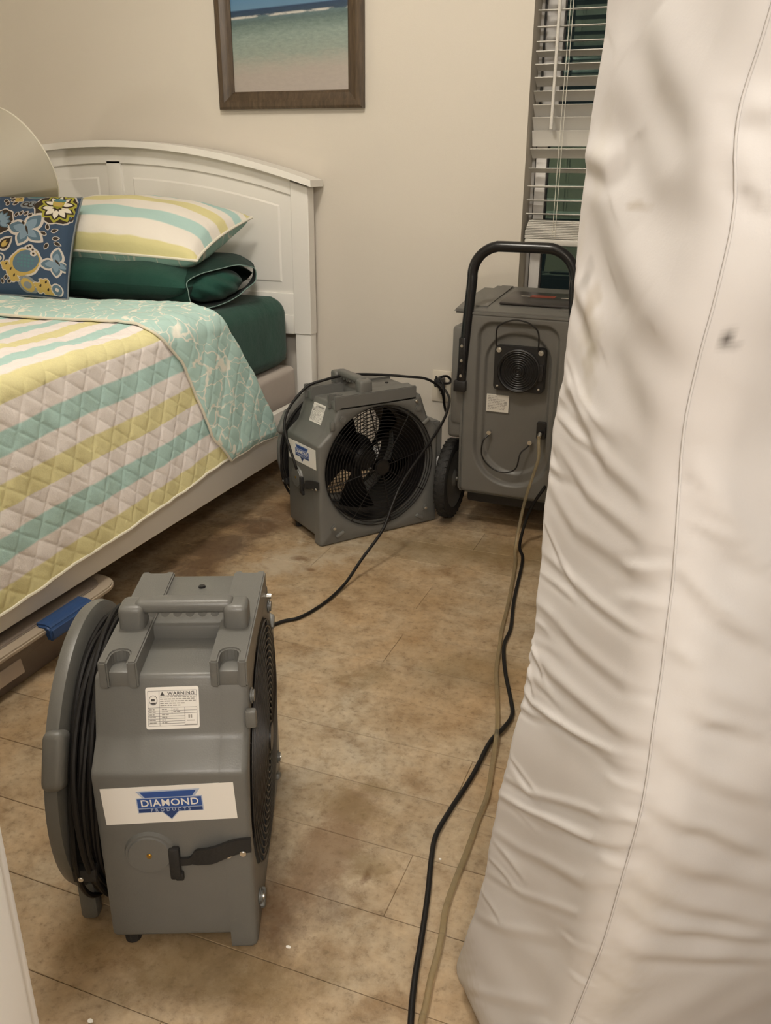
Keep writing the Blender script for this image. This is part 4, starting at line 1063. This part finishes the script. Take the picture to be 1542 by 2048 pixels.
for x_, z in ((-.078, .331), (.054, .314)):
    bb = BM(); cyl(bb, (x_, .014, z), (x_, .002, z), .0068, 14, bev=.001); obj('screw', bb, M['steel'], ch)
bb = BM(); box(bb, (-.093, .0150, .398), (-.022, .0215, .452)); rl = obj('rating_label', bb, M['paper2'], dh, smooth=False)
bb = BM(); rnd = random.Random(5)
for row in range(9):
    x_ = -.088
    while x_ < -.034:
        l_ = rnd.uniform(.004, .010); box(bb, (x_, .0145, .446-.0050*row), (min(x_+l_, -.028), .0155, .448-.0050*row)); x_ += l_+.002
        if row in (0, 1) and x_ > -.06: break
box(bb, (-.036, .0145, .424), (-.028, .0155, .433)); obj('fine_print', bb, M['ink2'], rl, smooth=False)
bb = BM(); prism(bb, rrect(.072, .100, .330, .382, .003), .006, .022, 'xz', .002, 1); cyl(bb, (.087, .014, .352), (.087, -.012, .346), .0075, 14); df = obj('drain_fitting', bb, M['black'], dh)
bb = BM(); cyl(bb, (.087, -.008, .352), (.087, -.022, .343), .0062, 12, bev=.001); obj('nozzle', bb, M['steel'], df)
bb = BM(); box(bb, (.094, .004, .165), (.130, .020, .195), .003); obj('power_inlet', bb, M['black'], dh)
bb = BM(); sl_ = math.atan2(.022, .295); RM = Matrix.Translation((.035, .15, .7290)) @ Matrix.Rotation(sl_, 4, 'X')
box(bb, (-.118, -.085, -.004), (.118, .085, .0035), .003); bmesh.ops.transform(bb, matrix=RM, verts=bb.verts); cp = obj('control_panel', bb, M['display'], dh)
bb = BM(); box(bb, (-.045, .005, .0030), (.030, .035, .0042)); bmesh.ops.transform(bb, matrix=RM, verts=bb.verts); obj('red_lettering', bb, M['red'], cp, smooth=False)
for x_, w_ in ((-.075, .028), (.05, .022)):
    bb = BM(); box(bb, (x_, .012, .0030), (x_+w_, .020, .0042)); bmesh.ops.transform(bb, matrix=RM, verts=bb.verts); obj('button', bb, M['paper2'], cp, smooth=False)
obj('base_tray', box(BM(), (-.155, .05, .075), (.155, .33, .127), .01), M['dark_base'], dh)
for sx in (1, -1):
    bb = BM(); cyl(bb, (sx*.12, .29, 0), (sx*.12, .29, .08), .022, 16); obj('foot', bb, M['rubber'], dh)
wheel0 = None
for sx in (-1, 1):
    xc = sx*.222
    bb = BM(); lathe(bb, [(.098, -.018), (.118, -.021), (.128, -.018), (.133, -.009), (.1335, 0), (.133, .009), (.128, .018), (.118, .021), (.098, .018)], 'x', (xc, .088, .1345), 48)
    for k in range(36):
        a = 2*math.pi*k/36
        for s2 in (-1, 1):
            m_ = Matrix.Translation((xc+s2*.009, .088, .1345)) @ Matrix.Rotation(a+(.087 if s2 > 0 else 0), 4, 'X') @ Matrix.Translation((0, 0, .1325))
            q = BM(); box(q, (-.0075, -.0058, -.002), (.0075, .0058, .0014), rot=Matrix.Rotation(R(25*s2), 4, 'Z')); bmesh.ops.transform(q, matrix=m_, verts=q.verts); merge(bb, q)
    wt = obj('wheel', bb, M['rubber'], dh, angle=40)
    bb = BM(); lathe(bb, [(.001, -.016), (.022, -.020), (.030, -.012), (.085, -.008), (.098, -.016), (.100, -.016), (.100, .016), (.098, .016), (.085, .008), (.030, .012), (.022, .020), (.001, .020)], 'x', (xc, .088, .1345), 36)
    obj('hub', bb, M['grey2'], wt, angle=40)
bb = BM(); cyl(bb, (-.235, .088, .1345), (.235, .088, .1345), .0085, 12); obj('axle', bb, M['steel'], dh)

# ================================================================= CORDS AND HOSE
def cord(name, pts, r_, mat, label, cat, k=6):
    b_ = BM(); tube(b_, pts, r_, 9, k); return tag(obj(name, b_, mat, angle=180), label, cat)
z_ = .0055
_pc = cord('power_cord', [(-.452, 2.590, .180), (-.454, 2.56, .176), (-.478, 2.545, .13), (-.497, 2.53, .07), (-.498, 2.47, .012), (-.469, 2.386, z_), (-.433, 2.122, z_), (-.405, 1.969, z_), (-.400, 1.876, z_), (-.370, 1.764, z_), (-.328, 1.648, z_), (-.312, 1.592, z_), (-.318, 1.532, z_+.004), (-.332, 1.481, z_+.002), (-.337, 1.368, z_), (-.349, 1.256, z_), (-.353, 1.185, z_), (-.342, 1.125, z_), (-.323, 1.049, z_), (-.304, .961, z_), (-.292, .899, z_), (-.272, .822, z_), (-.221, .662, z_), (-.15, .40, z_), (-.05, .0, z_), (.1, -.7, z_)], .0047, M['cable'],
     'thick black power cord of the dehumidifier running down the floor beside the hose', 'cord')
for k_ in ('label', 'category'): del _pc[k_]
bpy.context.view_layer.update(); _pc.parent = dh; _pc.matrix_parent_inverse = dh.matrix_world.inverted()
cord('drain_hose', [(-.478, 2.552, .344), (-.474, 2.53, .335), (-.468, 2.515, .290), (-.480, 2.515, .235), (-.496, 2.51, .165), (-.505, 2.49, .09), (-.503, 2.43, .02), (-.482, 2.343, .008), (-.446, 2.117, .006), (-.424, 1.948, .006), (-.410, 1.874, .006), (-.389, 1.757, .006), (-.356, 1.636, .006), (-.334, 1.550, .010), (-.322, 1.493, .016), (-.309, 1.412, .007), (-.295, 1.322, .006), (-.294, 1.249, .006), (-.291, 1.171, .006), (-.290, 1.085, .006), (-.287, 1.030, .006), (-.279, .990, .006), (-.273, .949, .006), (-.269, .905, .006), (-.262, .860, .006), (-.252, .800, .006), (-.205, .655, .006), (-.135, .40, .006), (-.03, .0, .006), (.13, -.7, .006)], .0049, M['hose'],
     'clear yellowish drain hose snaking down the floor beside the black cord', 'hose')
cord('fan_cord', [(-.852, .985, .012), (-.93, 1.10, .006), (-1.02, 1.35, .0055), (-1.03, 1.60, .0055), (-.976, 1.764, .0055), (-.934, 1.818, .0055), (-.908, 1.919, .0055), (-.898, 2.03, .012), (-.885, 2.12, .050), (-.858, 2.22, .108), (-.850, 2.28, .167), (-.840, 2.35, .225), (-.812, 2.50, .300), (-.800, 2.62, .352), (-.835, 2.78, .376), (-.900, 2.90, .384), (-.925, 2.945, .381)], .0045, M['cable'],
     'black cord of the foreground fan rising past the far fan grille to the outlet', 'cord')
cord('fan_cord', [(-1.150, 2.25, .25), (-1.212, 2.30, .38), (-1.188, 2.39, .462), (-1.138, 2.44, .486), (-1.083, 2.50, .494), (-1.005, 2.555, .490), (-.932, 2.595, .482), (-.868, 2.635, .470), (-.832, 2.675, .430), (-.830, 2.71, .37), (-.840, 2.76, .335), (-.858, 2.80, .350), (-.870, 2.82, .408), (-.885, 2.83, .430), (-.868, 2.85, .434), (-.862, 2.88, .415), (-.880, 2.92, .392), (-.918, 2.945, .384)], .0043, M['cable'],
     'black cord lying over the top of the far fan, looped to the outlet', 'cord')
b = BM(); box(b, (-.945, 2.945, .366), (-.913, 2.989, .398), .006); cyl(b, (-.929, 2.95, .38), (-.905, 2.93, .372), .007, 10, r2=.005)
for x_ in (-.940, -.926): box(b, (x_, 2.948, .396), (x_+.004, 2.958, .407), .001)
tag(obj('power_plug', b, M['black']), 'black power plug pushed into the upper socket of the wall outlet', 'plug')

# ================================================================= STORAGE BIN
sb_ = thing('storage_bin', 'clear flat storage bin with blue latches and clothes inside, under the bed', 'bin', (-1.62, 1.22, 0))
b = BM(); lo = rrect(-.225, .225, -.36, .40, .05); hi = rrect(-.245, .245, -.38, .42, .055); m_ = len(lo)
a = [b.verts.new((x, y, .002)) for x, y in lo]; c = [b.verts.new((x, y, .104)) for x, y in hi]
b.faces.new(a)
for i in range(m_): b.faces.new((a[i], a[(i+1) % m_], c[(i+1) % m_], c[i]))
bmesh.ops.solidify(b, geom=b.faces[:], thickness=.0022); obj('tub', b, M['bin'], sb_, angle=40)
b = BM(); prism(b, rrect(-.262, .262, -.395, .437, .06), .102, .116, 'xy', .004, 2); ld = obj('lid_rim', b, M['bin_rim'], sb_, angle=40)
b = BM(); prism(b, rrect(-.232, .232, -.365, .407, .05), .113, .121, 'xy', .003, 2); obj('lid_top', b, M['bin'], sb_, angle=40)
for s2 in (1, -1):
    b = BM(); prism(b, [(s2*.226, .123), (s2*.262, .125), (s2*.276, .117), (s2*.279, .088), (s2*.262, .083), (s2*.255, .10)], .0, 1.0, 'xz', 0)
    for v in b.verts: v.co.y = (.15 if v.co.y < .5 else .305)
    bmesh.ops.bevel(b, geom=b.edges[:], offset=.005, segments=3, affect='EDGES'); obj('latch', b, M['blue_plastic'], sb_, angle=40)
b = BM(); box(b, (.238, -.06, .036), (.243, .085, .072), .008); bmesh.ops.rotate(b, cent=(.24, 0, .06), matrix=Matrix.Rotation(R(-11), 3, 'Y'), verts=b.verts); obj('bin_label', b, M['bin_label'], sb_)
tag(obj('folded_clothes', box(BM(), (-1.80, .90, .006), (-1.44, 1.36, .085), .03, 3), M['cloth_red']), 'maroon folded clothes inside the clear bin under the bed', 'clothes')
tag(obj('folded_clothes', box(BM(), (-1.80, 1.375, .006), (-1.43, 1.58, .070), .025, 3), M['cloth_dark']), 'dark folded clothes inside the clear bin, at its far end', 'clothes')

# ================================================================= STANDING MATTRESS
MF = np.array([-.23, .90, 0.0]); th_ = R(50); dv = np.array([math.cos(th_), -math.sin(th_), 0]); nv = np.array([math.sin(th_), math.cos(th_), 0])
PF = [[(0.251, 1.223), (0.276, 1.185), (0.322, 1.14), (0.341, 1.119)], [(0.241, 1.216), (0.266, 1.176), (0.308, 1.134)], [(0.203, 1.188), (0.242, 1.152), (0.278, 1.119), (0.334, 1.107)], [(0.173, 1.114), (0.207, 1.093), (0.236, 1.05), (0.275, 1.018)], [(0.16, 1.126), (0.202, 1.118), (0.221, 1.129)], [(0.24, 1.065), (0.287, 1.02), (0.34, 0.987)], [(0.243, 1.013), (0.284, 0.971), (0.321, 0.945)], [(0.165, 1.027), (0.192, 1.006), (0.212, 0.984)], [(0.147, 0.918), (0.18, 0.935), (0.208, 0.919), (0.254, 0.915)], [(0.15, 0.955), (0.209, 0.911), (0.245, 0.886), (0.304, 0.873)], [(0.143, 0.883), (0.22, 0.85), (0.31, 0.841)], [(0.135, 0.841), (0.201, 0.81), (0.329, 0.815)], [(0.132, 0.76), (0.236, 0.756), (0.333, 0.763)], [(0.129, 0.703), (0.22, 0.7), (0.33, 0.71)], [(0.121, 0.645), (0.18, 0.644), (0.294, 0.661), (0.345, 0.671)], [(0.116, 0.592), (0.146, 0.586), (0.277, 0.622), (0.344, 0.64)], [(0.102, 0.564), (0.148, 0.575), (0.207, 0.602)], [(0.096, 0.458), (0.161, 0.48), (0.272, 0.55), (0.347, 0.589)], [(0.094, 0.427), (0.186, 0.466), (0.293, 0.532), (0.345, 0.56)], [(0.081, 0.364), (0.15, 0.393), (0.269, 0.461), (0.346, 0.516)], [(0.061, 0.282), (0.158, 0.334), (0.293, 0.433), (0.339, 0.467)], [(0.04, 0.186), (0.129, 0.251), (0.237, 0.348)], [(-0.004, 0.017), (0.103, 0.111), (0.242, 0.249)]]
FF = [[(0.343, 1.154), (0.359, 1.15), (0.369, 1.144)], [(0.342, 1.139), (0.353, 1.119), (0.376, 1.11)], [(0.351, 1.11), (0.379, 1.092)], [(0.338, 0.916), (0.372, 0.885), (0.434, 0.83)], [(0.345, 0.884), (0.387, 0.85), (0.437, 0.817)], [(0.345, 0.827), (0.388, 0.794), (0.451, 0.751)], [(0.352, 0.755), (0.395, 0.723), (0.466, 0.679)], [(0.355, 0.732), (0.405, 0.692), (0.47, 0.657)], [(0.355, 0.669), (0.417, 0.628), (0.486, 0.582)], [(0.354, 0.607), (0.422, 0.566), (0.504, 0.494)], [(0.355, 0.563), (0.421, 0.508), (0.516, 0.44)], [(0.346, 0.515), (0.413, 0.456), (0.531, 0.368)], [(0.335, 0.477), (0.407, 0.42), (0.539, 0.33)], [(0.336, 0.421), (0.416, 0.364), (0.549, 0.283)]]
def sil(z): return np.interp(z, [0, .02, .06, .26, .46, .58, .70, .80, .89, .95, 1.013, 1.126, 1.235, 1.45, 1.62], [-.006, -.014, -.010, .056, .098, .119, .128, .131, .139, .152, .157, .155, .169, .20, .22])
def seam(z): return np.interp(z, [0, .10, .25, .405, .60, .72, .83, .926, .98, 1.036, 1.10, 1.142, 1.193, 1.4, 1.62], [.232, .247, .284, .320, .350, .348, .345, .333, .338, .350, .356, .340, .358, .40, .44])
rc, rf = .050, .012; LN = 1.30; HT = 1.62
# cross section stations: (kind, t)
st_back = np.linspace(LN, rf, 14)[:-1]; st_c1 = np.linspace(0, 1, 9)[:-1]; st_p = np.linspace(0, 1, 90)[:-1]; st_c2 = np.linspace(0, 1, 12)[:-1]; st_f = np.concatenate([np.linspace(rc, .45, 110)[:-1], np.linspace(.45, LN, 22)])
zz = np.concatenate([np.linspace(0, 1.34, 460), np.linspace(1.35, HT, 20)])
zsm = zz
k5 = np.ones(21)/21
s_z = np.convolve(np.pad(sil(zz), 10, 'edge'), k5, 'valid'); m_z = np.convolve(np.pad(seam(zz), 10, 'edge'), k5, 'valid')
cols = []
for z, s_, e_ in zip(zz, s_z, m_z):
    sh_ = 0.0
    r_b = .045
    if z < r_b: sh_ = r_b-math.sqrt(max(0, r_b**2-(r_b-z)**2))
    if z > HT-r_b: sh_ = r_b-math.sqrt(max(0, r_b**2-(z-HT+r_b)**2))
    s1, e1_, n0 = s_+sh_*.5, e_-sh_*.5, sh_*.6
    P = []
    P += [(s1, max(n_, n0+rf), 0, -1, 0) for n_ in st_back]
    for t_ in st_c1: a = math.pi+t_*math.pi/2; P.append((s1+rf+rf*math.cos(a), n0+rf+rf*math.sin(a), s1, math.cos(a), math.sin(a)))
    for t_ in st_p: d_ = s1+rf+(e1_-s1-rf-rc)*t_; P.append((d_, n0, d_, 0, -1))
    for t_ in st_c2: a = -math.pi/2+t_*math.pi/2; P.append((e1_-rc+rc*math.cos(a), n0+rc+rc*math.sin(a), e1_-rc+2*rc*t_, math.cos(a), math.sin(a)))
    P += [(e1_, max(n_, n0+rc), e1_+n_, 1, 0) for n_ in st_f]
    cols.append(P)
A = np.array(cols)                      # rows z, cols section
Dd, Nn, Wc, ND, NN = [A[:,:,i] for i in range(5)]; ZZ = np.repeat(zz[:,None], A.shape[1], 1)
# long soft folds and tight creases
disp = np.zeros_like(Dd); rng = np.random.RandomState(4)
i0 = len(st_back)
def add_fold(poly, wid, amp, sharp):
    global disp
    P = np.array(poly)
    best = np.full(Dd.shape, 9.0); tt = np.zeros_like(Dd); sgn = np.zeros_like(Dd); tot = np.sum(np.hypot(*np.diff(P, axis=0).T)); acc = 0
    for p0, p1 in zip(P[:-1], P[1:]):
        dx, dy = p1-p0; L_ = math.hypot(dx, dy)
        t_ = np.clip(((Wc-p0[0])*dx+(ZZ-p0[1])*dy)/L_**2, 0, 1)
        ex, ey = Wc-(p0[0]+t_*dx), ZZ-(p0[1]+t_*dy); dist = np.hypot(ex, ey)
        s_ = np.sign(dx*ey-dy*ex); up_ = dist < best
        best = np.where(up_, dist, best); tt = np.where(up_, (acc+t_*L_)/tot, tt); sgn = np.where(up_, s_, sgn); acc += L_
    taper = np.clip(np.sin(np.pi*np.clip(tt, .02, .98)), 0, 1)**.5
    x_ = best*sgn/wid
    prof = np.exp(-x_**2)-.75*np.exp(-((x_+1.25)/.9)**2)       # ridge with a trough under it
    disp += amp*taper*prof*(Wc > 0)
for i, f in enumerate(PF):
    big = i < 8
    add_fold(f, (.024 if i in (0,1,2,3,5,6) else .012) if big else rng.uniform(.0050, .0095), (.0050 if big else rng.uniform(.0020, .0034)), 1)
for i, f in enumerate(FF): add_fold(f, rng.uniform(.007, .014), rng.uniform(.0032, .0055), 1)
# fine gathered creases near the silhouette edge and the floor, fanning out
for i in range(22):
    z0_ = rng.uniform(.22, .98); s0 = float(np.interp(z0_, zz, s_z)); L_ = rng.uniform(.03, .09); sl2 = rng.uniform(-.1, .35) if z0_ < .75 else rng.uniform(-.8, .1)
    add_fold([(s0+.004, z0_), (s0+L_*.5, z0_+L_*.5*sl2), (s0+L_, z0_+L_*sl2*.8)], rng.uniform(.0035, .0075), rng.uniform(.0008, .0018), 1)
for i in range(26):
    z0_ = rng.uniform(.05, .95); e0 = float(np.interp(z0_, zz, m_z)); L_ = rng.uniform(.03, .08); dr = rng.choice([-1, 1]); sl2 = rng.uniform(.1, .5) if dr < 0 else rng.uniform(-.9, -.3)
    add_fold([(e0, z0_), (e0+dr*L_*.5, z0_+L_*.5*(-sl2 if dr < 0 else sl2)), (e0+dr*L_, z0_+L_*(-sl2 if dr < 0 else sl2))], rng.uniform(.004, .008), rng.uniform(.0012, .0025), 1)
for f_ in ([(.094,.430),(.150,.452),(.240,.500),(.346,.555)], [(.116,.592),(.150,.588),(.230,.610),(.335,.648)], [(.120,.655),(.150,.640),(.165,.628)], [(.118,.640),(.138,.615),(.148,.598)]): add_fold(f_, .0042, .0030, 1)
disp *= .85
disp += .004*np.sin(9*ZZ+7*Wc+.5)*np.sin(14*Wc-5*ZZ)+.0012*np.sin(47*ZZ-31*Wc)*np.sin(23*ZZ+12*Wc)
disp -= .0009*np.exp(-((Wc-m_z[:,None])/.0035)**2)
Dd2, Nn2 = Dd+ND*disp, Nn+NN*disp
POS = MF[None,None,:]+Dd2[...,None]*dv+Nn2[...,None]*nv; POS[...,2] = ZZ+.002
mt_ = thing('standing_mattress', 'large white fabric-covered mattress standing on end in the right foreground', 'mattress', tuple(MF))
g = grid_obj('cover', POS[...,0]-MF[0], POS[...,1]-MF[1], POS[...,2], M['cover'], mt_)
# close the section at the far end, top and bottom
b = BM()
for row in (0, len(zz)-1):
    b.faces.new([b.verts.new(Vector(POS[row, j])-Vector(MF)) for j in range(0, POS.shape[1])])
b.faces.new([b.verts.new(Vector(POS[i, 0])-Vector(MF)) for i in range(0, len(zz), 6)]+[b.verts.new(Vector(POS[i, -1])-Vector(MF)) for i in range(len(zz)-1, -1, -6)])
obj('end_panels', b, M['cover_plain'], mt_, smooth=False)
stn = np.ones((*Dd.shape, 3))
def stain(w_, z_s, rw, rz, amt, col):
    nz = .35*np.sin(160*Wc+90*ZZ)*np.sin(210*ZZ-70*Wc)+.3*np.sin(400*Wc)*np.sin(330*ZZ+60*Wc)
    k = amt*np.clip(1.2-np.hypot((Wc-w_)/rw, (ZZ-z_s)/rz)+nz*.6, 0, 1)
    for i in range(3): stn[...,i] *= 1-k*(1-col[i])
br_ = (.55, .47, .34); gy = (.45, .44, .42)
stain(.185, 1.028, .007, .016, .55, gy); stain(.198, 1.010, .010, .022, .4, br_); stain(.20, .985, .018, .03, .5, (.72,.68,.55)); stain(.205, .955, .012, .03, .35, (.72,.68,.55))
stain(.247, 1.088, .014, .004, .45, br_); stain(.19, 1.12, .012, .05, .25, (.8,.77,.66)); stain(.165, 1.06, .01, .03, .25, (.8,.77,.66))
stain(.357, 1.004, .0022, .008, .95, (.12,.11,.10)); stain(.3655, .996, .0015, .006, .8, (.2,.19,.18)); stain(.37, 1.004, .0012, .005, .7, (.25,.24,.22))
stain(.02, .05, .05, .09, .45, (.72,.66,.50)); stain(.10, .03, .12, .05, .35, (.75,.69,.54)); stain(.33, .33, .05, .08, .25, (.8,.75,.62)); stain(.36, .48, .04, .05, .2, (.8,.75,.62))
ca = g.data.color_attributes.new('stain', 'FLOAT_COLOR', 'POINT'); cc = np.ones((Dd.size, 4), np.float32); cc[:,:3] = stn.reshape(-1, 3); ca.data.foreach_set('color', cc.ravel())
b = BM(); jc = i0+len(st_c1)+len(st_p)+len(st_c2)//2
tube(b, [Vector(POS[i, jc])-Vector(MF)+Vector((-.0003,-.0008,0)) for i in range(4, len(zz)-2, 4)], .0011, 6, 1, smooth=False); obj('seam', b, M['cover_plain'], mt_, angle=180)

# ================================================================= DEBRIS
for i, (x, y, s_, lab) in enumerate(((-.491, .879, .0042, 'white paint chip on the floor just right of the foreground fan'), (-.693, .667, .0048, 'white paint chip on the floor at the bottom left near the door trim'), (-.330, 1.138, .0030, 'tiny white paint chip on the floor between the cord and the hose'))):
    b = BM(); m_ = 7; tp = [(s_*(.7+.5*random.random())*math.cos(2*math.pi*j/m_), s_*.7*(.7+.5*random.random())*math.sin(2*math.pi*j/m_)) for j in range(m_)]
    prism(b, tp, 0, .0016, 'xy', .0003, 1); o = obj('paint_chip', b, M['chip'], smooth=False); o.location = (x, y, 0); tag(o, lab, 'paint chip')
